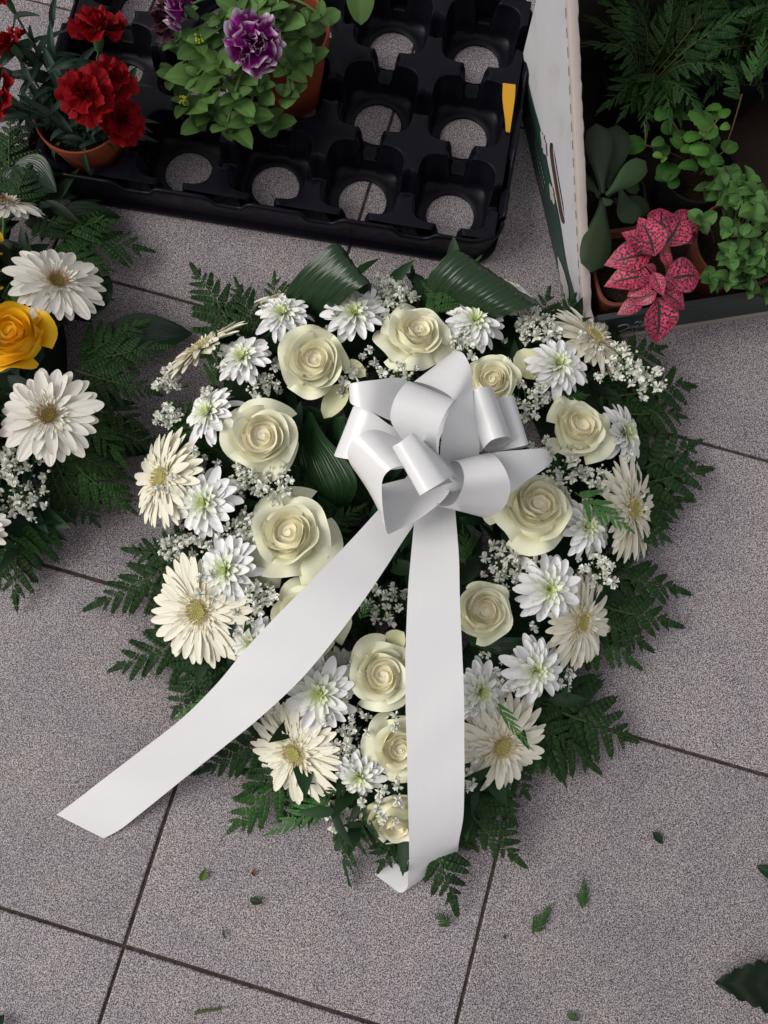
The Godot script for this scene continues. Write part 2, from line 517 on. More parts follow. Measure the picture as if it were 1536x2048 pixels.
func patch(rows: Array, sub: int, nu: int, col: Color, belly := 0.0) -> Sheets:
	# a strip through pairs of edge points, smoothed along its length
	var s := Sheets.new()
	var p := PackedVector3Array()
	var m := rows.size()
	for k in (m - 1) * sub + 1:
		var f := float(k) / sub
		var j := mini(int(f), m - 2)
		var w := f - j
		var q := []
		for e in 2:
			var a: Vector3 = rows[maxi(j - 1, 0)][e]
			var b: Vector3 = rows[j][e]
			var c: Vector3 = rows[j + 1][e]
			var d: Vector3 = rows[mini(j + 2, m - 1)][e]
			q.append(b.cubic_interpolate(c, a, d, w))
		for x in nu:
			var u := float(x) / (nu - 1)
			var g: Vector3 = q[0].lerp(q[1], u)
			if belly != 0.0:   # slight buckling of a loose ribbon
				g += Vector3(0.5, 1.0, 0.2) * belly * (sin(f * 1.9 + 2.0 * u) * sin(f * 0.73 + 1.0) + 0.5 * sin(f * 4.1 + 5.0 * u) * sin(f * 0.9))
			p.append(g)
	s.grid(p, nu, PackedColorArray([col]))
	return s

func leaf_mesh(half: float, fold: float, droop: float, tip: float, col: Color, m: Material, rise := 0.0, nv := 9, rib := 0.0) -> ArrayMesh:
	var s := Sheets.new()
	var nu := 7
	var p := blade(nv, nu, half, fold, droop, tip, rise)
	if rib != 0.0:
		for k in p.size():
			var y := k / nu
			p[k].y += rib * (1.0 if y % 2 == 0 else -1.0) * half * 0.5
	var c := PackedColorArray()
	for y in nv:
		for x in nu: c.append(tone(col, 1.25) if x == nu / 2 else col)
	s.grid(p, nu, c)
	return s.mesh(m)


# ---------------------------------------------------------------- the scene
func _ready() -> void:
	# camera
	var cam := Camera3D.new()
	cam.name = "camera"
	cam.fov = 66.9
	cam.near = 0.02
	cam.far = 200.0
	add_child(cam)
	cam.transform = Transform3D(Basis(Vector3(0.999911, 0.013083, 0.002621), Vector3(-0.000000, 0.196444, -0.980515), Vector3(-0.013343, 0.980428, 0.196427)), Vector3(-0.011152, 0.827503, 0.123992))
	cam.current = true
	# sky and light: overcast daylight, brightest from the left
	var env := Environment.new()
	var sky_m := ProceduralSkyMaterial.new()
	sky_m.sky_top_color = Color(0.60, 0.60, 0.612)
	sky_m.sky_horizon_color = Color(0.53, 0.53, 0.54)
	sky_m.sky_curve = 0.3
	sky_m.ground_bottom_color = Color(0.25, 0.24, 0.25)
	sky_m.ground_horizon_color = Color(0.40, 0.40, 0.42)
	sky_m.sky_energy_multiplier = 1.0
	var sky := Sky.new()
	sky.sky_material = sky_m
	env.background_mode = Environment.BG_SKY
	env.sky = sky
	env.background_energy_multiplier = 0.90
	env.tonemap_mode = Environment.TONE_MAPPER_LINEAR
	env.tonemap_exposure = 1.44
	env.sdfgi_enabled = true; env.ssao_enabled = true; env.ssil_enabled = true
	var we := WorldEnvironment.new()
	we.name = "world_environment"
	we.environment = env
	add_child(we)
	var sun := DirectionalLight3D.new()
	sun.name = "sun"
	sun.light_energy = 0.5
	sun.light_color = Color(1.0, 0.985, 0.965)
	sun.light_angular_distance = 40.0
	sun.shadow_enabled = true
	add_child(sun)
	sun.look_at_from_position(Vector3(-1.35, 1.12, 0.06), Vector3.ZERO)

	make_materials()
	floor_tiles()
	tray()
	crate()
	wreath()
	side_wreath()
	potted_flowers()
	crate_plants()
	litter()


func make_materials() -> void:
	var thin := Color(0.26, 0.26, 0.25)
	mat("white_petal", 0.55, Color.WHITE, 0.4, thin)
	mat("cream_petal", 0.55, Color.WHITE, 0.4, Color(0.26, 0.25, 0.20))
	mat("rose_petal", 0.50, Color.WHITE, 0.4, Color(0.24, 0.225, 0.16))
	mat("leaf", 0.5, Color.WHITE, 0.3, Color(0.02, 0.05, 0.01))
	mat("gloss_leaf", 0.30, Color.WHITE, 0.5)
	mat("soft_leaf", 0.6, Color.WHITE, 0.35, Color(0.04, 0.09, 0.02))
	mat("red_petal", 0.6, Color.WHITE, 0.25, Color(0.10, 0.0, 0.0))
	mat("plain", 0.8, Color.WHITE, 0.3)
	var rb := mat("ribbon", 0.28, Color.WHITE, 0.5, Color(0.26, 0.26, 0.27))
	rb.clearcoat_enabled = true; rb.clearcoat = 0.25; rb.clearcoat_roughness = 0.2
	var bp := mat("black_plastic", 0.5, Color.WHITE, 0.28)
	bp.roughness_texture = noise_tex(256, 0.03, ramp([[0.0, Color(0.55, 0.55, 0.55)], [0.6, Color(0.85, 0.85, 0.85)], [1.0, Color(1, 1, 1)]]), 4, 5)
	bp.uv1_triplanar = true; bp.uv1_scale = Vector3.ONE * 7.0
	rb.normal_enabled = true
	rb.normal_texture = noise_tex(256, 0.02, null, 3, 15, FastNoiseLite.TYPE_SIMPLEX_SMOOTH, 5.0)
	rb.normal_scale = 0.07
	rb.uv1_scale = Vector3(1.0, 0.5, 1.0)
	var gl := mats.gloss_leaf as StandardMaterial3D
	gl.normal_enabled = true
	gl.normal_texture = noise_tex(256, 0.035, null, 2, 16, FastNoiseLite.TYPE_SIMPLEX_SMOOTH, 8.0)
	gl.normal_scale = 0.45
	gl.uv1_scale = Vector3(2.2, 0.10, 1.0)
	mat("terracotta", 0.62, Color.WHITE, 0.4)
	var soil := mat("soil", 0.95, Color.WHITE, 0.2)
	soil.albedo_texture = noise_tex(256, 0.12, ramp([[0.3, Color(0.07, 0.055, 0.045)], [0.55, Color(0.16, 0.12, 0.09)], [0.8, Color(0.28, 0.21, 0.16)]]), 4, 9)
	soil.vertex_color_use_as_albedo = false
	soil.uv1_triplanar = true; soil.uv1_scale = Vector3.ONE * 14.0
	var card := mat("card", 0.75, Color.WHITE, 0.35)
	card.albedo_texture = noise_tex(512, 0.01, ramp([[0.0, Color(0.93, 0.92, 0.91)], [0.35, Color(0.98, 0.98, 0.97)], [1.0, Color(1, 1, 1)]]), 4, 21)
	card.uv1_triplanar = true; card.uv1_scale = Vector3.ONE * 3.0
	mat("print", 0.45, Color.WHITE, 0.5)


# ---------------------------------------------------------------- ground
func floor_tiles() -> void:
	var ex := Vector3(0.960749, 0.000000, 0.277418)
	var ez := Vector3(-0.277418, 0.000000, 0.960749)
	var o := Vector3(-0.571921, 0.000000, 0.298822)
	var b := Basis(ex, UP, ez)
	var g := root("tiled_floor", "speckled grey porcelain floor tiles with dark brown joints", "floor")
	g.set_meta("kind", "structure")
	g.transform = Transform3D(b, o)
	var joint := StandardMaterial3D.new()
	joint.albedo_texture = noise_tex(256, 0.05, ramp([[0.0, Color(0.17, 0.13, 0.12)], [0.5, Color(0.25, 0.20, 0.185)], [1.0, Color(0.33, 0.28, 0.26)]]), 4, 31)
	joint.roughness = 0.95
	joint.uv1_triplanar = true; joint.uv1_scale = Vector3.ONE * 6.0
	var bed := PlaneMesh.new()
	bed.size = Vector2(60, 60)
	bed.material = joint
	put("grout", bed, g, Transform3D(Basis(), Vector3(0, -0.0022, 0)))
	var tm := []
	var rough := noise_tex(512, 0.05, ramp([[0.0, Color(0.62, 0.62, 0.62)], [1.0, Color(1, 1, 1)]]), 4, 77)
	for k in 3:
		var m := StandardMaterial3D.new()
		var img := speckle_image(540, 40 + k)
		img.generate_mipmaps()
		m.albedo_texture = ImageTexture.create_from_image(img)
		m.roughness = 0.62
		m.roughness_texture = rough
		m.metallic_specular = 0.4
		tm.append(m)
	# one tile: a slab with a small rounded arris
	var half := 0.33 / 2 - 0.0016
	var st := Sheets.new()
	var prof := [[0.0, -0.004], [0.0, -0.0013], [0.0005, -0.0004], [0.0014, 0.0]]
	var rings := []
	for q in prof:
		var h: float = half - q[0]
		rings.append([Vector3(-h, q[1], -h), Vector3(h, q[1], -h), Vector3(h, q[1], h), Vector3(-h, q[1], h)])
	for k in 3:
		for e in 4:
			st.quad(rings[k][e], rings[k + 1][e], rings[k + 1][(e + 1) % 4], rings[k][(e + 1) % 4], Color.WHITE)
	st.quad(rings[3][0], rings[3][1], rings[3][2], rings[3][3], Color.WHITE)
	for k in st.v.size(): st.t[k] = Vector2(st.v[k].x / (2 * half) + 0.5, st.v[k].z / (2 * half) + 0.5)
	var ms := []
	for k in 3: ms.append(st.mesh(tm[k]))
	rng.seed = 12
	for x in range(-5, 7):
		for z in range(-6, 5):
			var q := rng.randi() % 4
			var jit := Vector3(rng.randf_range(-0.0003, 0.0003), rng.randf_range(-0.0002, 0.0002), rng.randf_range(-0.0003, 0.0003))
			put("tile", ms[rng.randi() % 3], g, Transform3D(Basis(UP, q * PI / 2), Vector3((x + 0.5) * 0.33, 0, (z + 0.5) * 0.33) + jit))


# ---------------------------------------------------------------- carrying tray
func tray() -> void:
	var s := 0.1045
	var ex := Vector3(0.9849, 0, 0.1729)
	var ez := Vector3(-0.1729, 0, 0.9849)
	var o := root("plant_tray", "black plastic carrying tray with round holes, tag on its right rim", "tray")
	o.transform = Transform3D(Basis(ex, UP, ez), Vector3(-0.333021, 0.000000, -0.468916))
	# local frame: x along the columns, z towards the wreath, hole centres at multiples of s
	var black := lin(0.0075, 0.0075, 0.0085)
	var cell := Sheets.new()
	var n := 96
	var p := PackedVector3Array()
	for ring in 9:
		for k in n + 1:
			var a := TAU * k / n
			var ca := cos(a)
			var sa := sin(a)
			var near := absf(wrapf(a, -PI / 4, PI / 4 + 0.00001))
			near = absf(fmod(a + PI / 4, PI / 2) - PI / 4)
			var notch := 1.0 - smoothstep(0.19, 0.30, near)
			var top := lerpf(0.052, 0.021, notch)
			var sq := 1.0 / maxf(absf(ca), absf(sa))
			var se := pow(pow(absf(ca), 5.0) + pow(absf(sa), 5.0), -0.2)
			var v: Vector3
			match ring:
				0: v = Vector3(ca * sq * s / 2, top, sa * sq * s / 2)
				1: v = Vector3(ca * (se * 0.0445), top, sa * (se * 0.0445))
				2: v = Vector3(ca * (se * 0.0428), top - 0.0018, sa * (se * 0.0428))
				3: v = Vector3(ca * (se * 0.0418), lerpf(top, 0.006, 0.35), sa * (se * 0.0418))
				4: v = Vector3(ca * (se * 0.0402), lerpf(top, 0.006, 0.8), sa * (se * 0.0402))
				5: v = Vector3(ca * (se * 0.0385), 0.0062, sa * (se * 0.0385))
				6: v = Vector3(ca * 0.0345, 0.0045, sa * 0.0345)
				7: v = Vector3(ca * 0.0282, 0.0042, sa * 0.0282)
				8: v = Vector3(ca * 0.0280, 0.0014, sa * 0.0280)
			p.append(v)
	cell.grid(p, n + 1, PackedColorArray([black]), Transform3D.IDENTITY, true)
	var cm := cell.mesh(mats.black_plastic)
	for x in 5:
		for z in 3:
			put("cell", cm, o, Transform3D(Basis(), Vector3(x * s, 0, -z * s)))
	# rim wall round the outside, flared, with a rolled and gently waved lip
	var x0 := -s / 2
	var x1 := 4.5 * s
	var z0 := -2.5 * s
	var z1 := s / 2
	var path := PackedVector3Array()
	var rad := 0.028
	for q in [[x1 - rad, z1 - rad, 0.0], [x0 + rad, z1 - rad, 90.0], [x0 + rad, z0 + rad, 180.0], [x1 - rad, z0 + rad, 270.0]]:
		for k in 9:
			var a := deg_to_rad(q[2] + k * 90.0 / 8)
			path.append(Vector3(q[0] + cos(a) * rad, 0, q[1] + sin(a) * rad))
	path.append(path[0])
	var fine := PackedVector3Array()
	for k in path.size() - 1:
		var l := path[k].distance_to(path[k + 1])
		var m := maxi(1, int(l / 0.006))
		for j in m: fine.append(path[k].lerp(path[k + 1], float(j) / m))
	fine.append(path[0])
	var rim := Sheets.new()
	var rp := PackedVector3Array()
	var mid := Vector3((x0 + x1) / 2, 0, (z0 + z1) / 2)
	var dist := 0.0
	var prof := [[-0.001, 0.046], [0.004, 0.056], [0.0075, 0.057], [0.0085, 0.053], [0.0065, 0.046], [0.003, 0.024], [0.0015, 0.012], [0.0065, 0.010], [0.0065, 0.004], [-0.004, 0.0012]]
	for j in prof.size():
		dist = 0.0
		for k in fine.size():
			if k > 0: dist += fine[k].distance_to(fine[k - 1])
			var a := fine[(k - 1 + fine.size()) % fine.size()] if k > 0 else fine[fine.size() - 2]
			var b := fine[k + 1] if k < fine.size() - 1 else fine[1]
			var d := (b - a).normalized()
			var out := Vector3(-d.z, 0, d.x)
			if out.dot(fine[k] - mid) < 0: out = -out
			var wave := 0.5 + 0.5 * cos(TAU * (dist / s))
			var y: float = prof[j][1] - (0.010 * smoothstep(0.55, 0.85, wave) if j < 5 else 0.0)
			rp.append(fine[k] + out * (prof[j][0] + 0.001) + UP * y)
	rim.grid(rp, fine.size(), PackedColorArray([black]), Transform3D.IDENTITY, true)
	put("rim", rim.mesh(mats.black_plastic), o)
	# scuffs: pale rubbed streaks on the right rim
	rng.seed = 5
	var scuff := Sheets.new()
	for k in 7:
		var z := rng.randf_range(-0.06, 0.03)
		scuff.grid(PackedVector3Array([Vector3(x1 + 0.0087, 0.0535, z), Vector3(x1 + 0.0098, 0.050, z), Vector3(x1 + 0.0087, 0.0535, z + rng.randf_range(0.004, 0.016)), Vector3(x1 + 0.0098, 0.0500, z + rng.randf_range(0.004, 0.016))]), 2, PackedColorArray([lin(0.10, 0.10, 0.11)]))
	put("scuff", scuff.mesh(mats.plain), o)
	# yellow strip label gripping the right rim
	var tagm := Sheets.new()
	var yel := lin(0.66, 0.33, 0.012)
	var rows := [[Vector3(0.1354, 0.064, -0.5246), Vector3(0.1497, 0.063, -0.5236)], [Vector3(0.1343, 0.064, -0.5091), Vector3(0.1486, 0.063, -0.5087)], [Vector3(0.1351, 0.063, -0.4938), Vector3(0.1465, 0.062, -0.4934)], [Vector3(0.1367, 0.061, -0.4826), Vector3(0.1448, 0.06, -0.4822)], [Vector3(0.1382, 0.056, -0.4692), Vector3(0.1429, 0.055, -0.4688)]]
	var pt := patch(rows, 3, 4, yel)
	var back := patch(rows, 3, 4, yel)
	for k in back.v.size(): back.v[k].y -= 0.0014
	pt.grid(back.v, 4, PackedColorArray([yel]))
	var tg := put("plant_label", pt.mesh(mats.print))
	tag(tg, "yellow plastic strip tag clipped over the black tray's right rim", "plant tag")


# ---------------------------------------------------------------- cardboard crate
func crate() -> void:
	var c0 := Vector3(0.2189, 0, -0.2388)
	var bk := Vector3(-0.1663, 0, -0.9861)     # along the left wall, away from the wreath
	var rt := Vector3(0.9861, 0, -0.1663)      # along the front wall, to the right
	var o := root("cardboard_crate", "white and dark green cardboard plant crate, low front and rising left side", "crate")
	o.transform = Transform3D(Basis(rt, UP, -bk), c0)
	# local frame: x to the right along the front, -z to the back
	var white := lin(0.52, 0.52, 0.555)
	var thick := 0.0035
	# left wall: a board with a worn hand slot cut through it
	var slot_lo := PackedVector2Array([Vector2(0.118, 0.0560), Vector2(0.124, 0.0510), Vector2(0.135, 0.0508), Vector2(0.165, 0.0560), Vector2(0.190, 0.0610), Vector2(0.203, 0.0660), Vector2(0.207, 0.0715)])
	var slot_hi := PackedVector2Array([Vector2(0.118, 0.0562), Vector2(0.124, 0.0605), Vector2(0.135, 0.0645), Vector2(0.165, 0.0700), Vector2(0.190, 0.0750), Vector2(0.203, 0.0765), Vector2(0.207, 0.0718)])
	var cols := []
	for k in 26: cols.append(0.118 * k / 26.0)
	for k in 31: cols.append(lerpf(0.118, 0.207, k / 30.0))
	for k in 30: cols.append(lerpf(0.207, 0.34, (k + 1) / 30.0))
	var low := PackedVector3Array()
	var high := PackedVector3Array()
	var hole := PackedVector3Array()
	for z in cols:
		var top := 0.052
		if z > 0.02: top = lerpf(0.056, 0.225, minf(1.0, (z - 0.02) / 0.28))
		if z > 0.30: top = lerpf(0.225, 0.245, (z - 0.30) / 0.20)
		var a := minf(0.056, 0.028 + z * 0.24)
		var b := a
		if z >= 0.118 and z <= 0.207:
			a = on_line(slot_lo, z); b = on_line(slot_hi, z)
		elif z > 0.207: a = 0.0716; b = 0.0716
		low.append_array([Vector3(thick, a, -z), Vector3(thick, 0.001, -z), Vector3(0, 0.001, -z), Vector3(0, a, -z), Vector3(thick, a, -z)])
		high.append_array([Vector3(thick, b, -z), Vector3(thick, top, -z), Vector3(0, top, -z), Vector3(0, b, -z), Vector3(thick, b, -z)])
	var wall := Sheets.new()
	flat_strip(wall, low, 5, white)
	flat_strip(wall, high, 5, white)
	put("left_wall", wall.mesh(mats.card), o)
	var worn := Sheets.new()
	for z in cols:
		if z >= 0.117 and z <= 0.208:
			var a := on_line(slot_lo, z)
			hole.append_array([Vector3(-0.0009, a - 0.0018, -z), Vector3(-0.0010, a + 0.0002, -z), Vector3(thick * 0.6, a + 0.0004, -z)])
	worn.grid(hole, 3, PackedColorArray([lin(0.055, 0.030, 0.018)]))
	put("slot_rim", worn.mesh(mats.plain), o)
	# folded top edge of the left wall: pinkish raw board with a perforated crease beside it
	var edge := Sheets.new()
	var raw := lin(0.47, 0.41, 0.39)
	rng.seed = 3
	var ep := PackedVector3Array()
	var steps := 70
	for k in steps + 1:
		var z := 0.34 * k / steps
		var y := 0.052
		if z > 0.02: y = lerpf(0.056, 0.225, minf(1.0, (z - 0.02) / 0.28))
		if z > 0.30: y = lerpf(0.225, 0.245, (z - 0.30) / 0.20)
		var jag := rng.randf_range(-0.0006, 0.0006)
		ep.append_array([Vector3(-0.0022, y - 0.006, -z), Vector3(-0.0020, y + 0.0005, -z), Vector3(-0.0008, y + 0.0032, -z), Vector3(0.0064 + jag, y + 0.0038, -z), Vector3(0.0078 + jag, y + 0.001, -z), Vector3(0.0066, y - 0.010, -z)])
	edge.grid(ep, 6, PackedColorArray([raw]))
	put("folded_edge", edge.mesh(mats.card), o)
	var dash := Sheets.new()
	for k in 23:
		var z := 0.012 + k * 0.0142
		var l := 0.0075
		var y := lerpf(0.056, 0.225, clampf((z - 0.02) / 0.28, 0, 1)) + maxf(0, z - 0.30) * 0.1
		var y2 := lerpf(0.056, 0.225, clampf((z + l - 0.02) / 0.28, 0, 1)) + maxf(0, z + l - 0.30) * 0.1
		dash.quad(Vector3(-0.0028, y - 0.0062, -z), Vector3(-0.0028, y2 - 0.0062, -z - l), Vector3(-0.0028, y2 - 0.0046, -z - l), Vector3(-0.0028, y - 0.0046, -z), lin(0.08, 0.06, 0.05))
	put("perforation", dash.mesh(mats.plain), o)
	# printed dark green band along the foot of the left wall, with torn white patches
	var green := lin(0.020, 0.050, 0.042)
	var band := Sheets.new()
	var bp := PackedVector3Array()
	for k in 41:
		var z := 0.338 * k / 40
		var top := 0.036 + 0.014 * smoothstep(0.06, 0.20, z) + 0.002 * sin(z * 60.0)
		bp.append_array([Vector3(-0.0012, 0.003, -z), Vector3(-0.0012, top * 0.5, -z), Vector3(-0.0012, top, -z)])
	band.grid(bp, 3, PackedColorArray([green]))
	put("printed_band", band.mesh(mats.print), o)
	var torn := Sheets.new()
	for q in [[0.035, 0.10, 0.006, 0.024, 1], [0.150, 0.176, 0.036, 0.050, 2], [0.205, 0.235, 0.047, 0.061, 3]]:
		rng.seed = q[4]
		var tp := PackedVector3Array()
		for k in 13:
			var f := k / 12.0
			var z := lerpf(q[0], q[1], f)
			var w := sin(PI * clampf(f, 0.02, 0.98))
			var mid: float = (q[2] + q[3]) / 2
			var hh: float = (q[3] - q[2]) / 2 * pow(w, 0.6)
			tp.append_array([Vector3(-0.0020, mid - hh * rng.randf_range(0.6, 1.2), -z), Vector3(-0.0021, mid, -z), Vector3(-0.0020, mid + hh * rng.randf_range(0.5, 1.3), -z)])
		torn.grid(tp, 3, PackedColorArray([lin(0.46, 0.43, 0.42)]))
	put("torn_patch", torn.mesh(mats.card), o)
	# swirl of pale print at the back of the band
	var swirl := Sheets.new()
	for q in [[0.262, 0.022, 0.010, 0.013], [0.290, 0.022, 0.009, 0.011]]:
		for k in 20:
			var a := TAU * k / 20
			var a2 := TAU * (k + 1) / 20
			var r1: float = q[3]
			swirl.quad(Vector3(-0.0022, q[1] + sin(a) * q[2], -q[0] - cos(a) * r1), Vector3(-0.0022, q[1] + sin(a2) * q[2], -q[0] - cos(a2) * r1), Vector3(-0.0022, q[1] + sin(a2) * (q[2] - 0.0014), -q[0] - cos(a2) * (r1 - 0.0014)), Vector3(-0.0022, q[1] + sin(a) * (q[2] - 0.0014), -q[0] - cos(a) * (r1 - 0.0014)), lin(0.16, 0.19, 0.18))
	for r in 3:
		for k in 9:
			var z := 0.185 + k * 0.0062
			swirl.quad(Vector3(-0.0022, 0.012 + r * 0.008, -z), Vector3(-0.0022, 0.012 + r * 0.008, -z - 0.004), Vector3(-0.0022, 0.016 + r * 0.008, -z - 0.004), Vector3(-0.0022, 0.016 + r * 0.008, -z), lin(0.11, 0.13, 0.12))
	put("side_print", swirl.mesh(mats.plain), o)
	# front wall: low, printed dark green, raw board at its foot and top
	var fw := Sheets.new()
	fw.box(Vector3(0.004, 0.002, -0.006), Vector3(0.36, 0.052, 0.0), lin(0.022, 0.036, 0.034))
	put("front_wall", fw.mesh(mats.print), o)
	var lip := Sheets.new()
	lip.box(Vector3(0.0, 0.0, -0.004), Vector3(0.36, 0.0045, 0.0035), lin(0.34, 0.30, 0.28))
	lip.box(Vector3(0.012, 0.0525, -0.0062), Vector3(0.36, 0.0545, 0.0004), lin(0.05, 0.055, 0.06))
	put("board_edge", lip.mesh(mats.card), o)
	var floor_s := Sheets.new()
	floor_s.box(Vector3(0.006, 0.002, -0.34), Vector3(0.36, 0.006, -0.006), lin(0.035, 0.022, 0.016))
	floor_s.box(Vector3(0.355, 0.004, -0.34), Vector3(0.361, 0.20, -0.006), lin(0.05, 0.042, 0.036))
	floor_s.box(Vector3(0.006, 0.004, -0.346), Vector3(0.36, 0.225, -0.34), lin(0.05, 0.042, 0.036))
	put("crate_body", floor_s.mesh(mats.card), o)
	# small pale lettering and a hook-shaped mark on the front wall
	var ink := StandardMaterial3D.new()
	ink.albedo_color = Color(0.55, 0.57, 0.57)
	ink.roughness = 0.6
	var font := SystemFont.new()
	font.font_names = PackedStringArray(["Droid Sans"])
	font.font_weight = 700
	font.font_italic = true
	var words := ["PLA", "FIOR", "HOLL"]
	for k in 3:
		var tx := TextMesh.new()
		tx.text = words[k]
		tx.font = font
		tx.font_size = 32
		tx.pixel_size = 0.00026
		tx.depth = 0.0006
		tx.material = ink
		tx.horizontal_alignment = HORIZONTAL_ALIGNMENT_LEFT
		put("lettering", tx, o, Transform3D(Basis(Vector3(0, 0, 1), 0.0), Vector3(0.058 - 0.004 * k, 0.034 - k * 0.0125, 0.0006)))
	var hook := Sheets.new()
	var hp := PackedVector3Array()
	for k in 13:
		var a := lerpf(2.4, -1.6, k / 12.0)
		hp.append(Vector3(0.046 + cos(a) * 0.0075, 0.026 + sin(a) * 0.009, 0.0012))
	hook.tube(hp, 0.0011, 0.0007, 5, lin(0.26, 0.27, 0.27))
	put("mark", hook.mesh(mats.plain), o)

func on_line(p: PackedVector2Array, x: float) -> float:
	for k in p.size() - 1:
		if x <= p[k + 1].x: return lerpf(p[k].y, p[k + 1].y, clampf((x - p[k].x) / (p[k + 1].x - p[k].x), 0.0, 1.0))
	return p[p.size() - 1].y

func flat_strip(s: Sheets, p: PackedVector3Array, nu: int, col: Color) -> void:
	for y in p.size() / nu - 1:
		for x in nu - 1:
			var a := y * nu + x
			if p[a].distance_to(p[a + 1]) < 0.00001 and p[a + nu].distance_to(p[a + nu + 1]) < 0.00001: continue
			s.quad(p[a], p[a + 1], p[a + nu + 1], p[a + nu], col)


# ---------------------------------------------------------------- shared flower kinds
var roses := []
var daisies := []
var gerberas := []
var seen := {}

func kinds() -> void:
	if roses.size() > 0: return
	make_florets()
	var warm := lin(0.89, 0.82, 0.60)
	var pale := lin(0.87, 0.87, 0.66)
	var green := lin(0.62, 0.74, 0.33)
	for k in 7:
		roses.append(make_rose("cream_rose", "rose_petal", 100 + k * 7, [1.0, 0.4, 0.8, 1.7, 0.6, 1.2, 0.25][k], warm, pale, green, mats.rose_petal))
	for k in 5:
		daisies.append(make_daisy("white_chrysanthemum", "ray_petal", 200 + k, mats.white_petal, lin(0.87, 0.87, 0.87), lin(0.62, 0.76, 0.12)))
	for k in 3:
		gerberas.append(make_gerbera("cream_gerbera", "gerbera_petal", 300 + k, mats.cream_petal, lin(0.86, 0.83, 0.69), lin(0.48, 0.46, 0.16), lin(0.76, 0.60, 0.26), 34, [0.05, 0.2, 0.0][k], 0.80))
	var dark := []
	var mid := []
	var light := []
	for k in 4: dark.append(make_frond(400 + k, lin(0.017, 0.043, 0.013), mats.leaf, [0.10, 0.18, 0.05, 0.14][k], [6, 7, 5, 6][k], [0.46, 0.42, 0.52, 0.56][k]))
	for k in 2: mid.append(make_frond(410 + k, lin(0.027, 0.074, 0.018), mats.leaf, 0.14, 6, 0.46))
	for k in 2: light.append(make_frond(420 + k, lin(0.055, 0.150, 0.040), mats.leaf, 0.10, 6, 0.38))
	frond_meshes = {"dark": dark, "mid": mid, "light": light}

func stick(kind: Node3D, parent: Node, at: Vector3, size: float, dir: float, tilt: float, spin: float, label := "") -> void:
	var o := copy_of(kind, parent, facing(at, size, dir, tilt, spin))
	if label != "": o.set_meta("label", label)


# ---------------------------------------------------------------- the heart wreath
func wreath() -> void:
	kinds()
	var w := root("heart_wreath", "heart-shaped wreath of cream roses and white flowers with a big white bow", "wreath")
	var holder := w
	# foam ring wrapped in dark green, heart-shaped
	var line := PackedVector3Array([Vector3(-0.1423, 0.035, -0.1126), Vector3(-0.1202, 0.035, -0.1799), Vector3(-0.0642, 0.035, -0.2261), Vector3(0.0122, 0.035, -0.238), Vector3(0.0888, 0.035, -0.2324), Vector3(0.164, 0.035, -0.192), Vector3(0.2038, 0.035, -0.1186), Vector3(0.1941, 0.035, -0.0316), Vector3(0.1596, 0.035, 0.0416), Vector3(0.116, 0.035, 0.1171), Vector3(0.0669, 0.035, 0.1802), Vector3(0.0194, 0.035, 0.2319), Vector3(-0.0345, 0.035, 0.1894), Vector3(-0.0899, 0.035, 0.1265), Vector3(-0.137, 0.035, 0.0565), Vector3(-0.1577, 0.035, -0.0263), Vector3(-0.1423, 0.035, -0.1126)])
	var ring := Sheets.new()
	var path := PackedVector3Array()
	var m := line.size() - 1
	for k in m:
		for j in 6: path.append(line[k].cubic_interpolate(line[k + 1], line[(k - 1 + m) % m], line[(k + 2) % m], j / 6.0))
	path.append(path[0])
	ring.tube(path, 0.036, 0.036, 12, lin(0.010, 0.022, 0.010))
	put("foam_ring", ring.mesh(mats.plain), holder)
	rng.seed = 61
	# dark leafy filling between the flower heads
	var fill := Sheets.new()
	for k in 800:
		var j := rng.randi() % (path.size() - 1)
		var q: Vector3 = path[j]
		if k > 480: q = q.lerp(Vector3(0.0169, 0.012, -0.009), rng.randf_range(0.2, 0.95))
		q += Vector3(rng.randf_range(-0.055, 0.055), rng.randf_range(0.0, 0.032), rng.randf_range(-0.055, 0.055))
		var a := rng.randf() * TAU
		var b := Basis(UP, a) * Basis(Vector3(0, 0, 1), rng.randf_range(-0.2, 0.9)) * Basis(Vector3(1, 0, 0), rng.randf_range(-0.7, 0.7))
		var l := rng.randf_range(0.022, 0.05)
		fill.grid(blade(5, 3, rng.randf_range(0.12, 0.24), 0.3, 0.2), 3, PackedColorArray([tone(lin(0.012, 0.032, 0.012), rng.randf_range(0.6, 1.6))]), Transform3D(b.scaled_local(Vector3.ONE * l), q))
	var fl := put("filler_foliage", fill.mesh(mats.leaf), holder)
	fl.set_meta("kind", "stuff")
	wreath_ferns(holder)
	wreath_leaves(holder)
	wreath_flowers(holder)
	wreath_sprigs(holder)
	bow(holder)

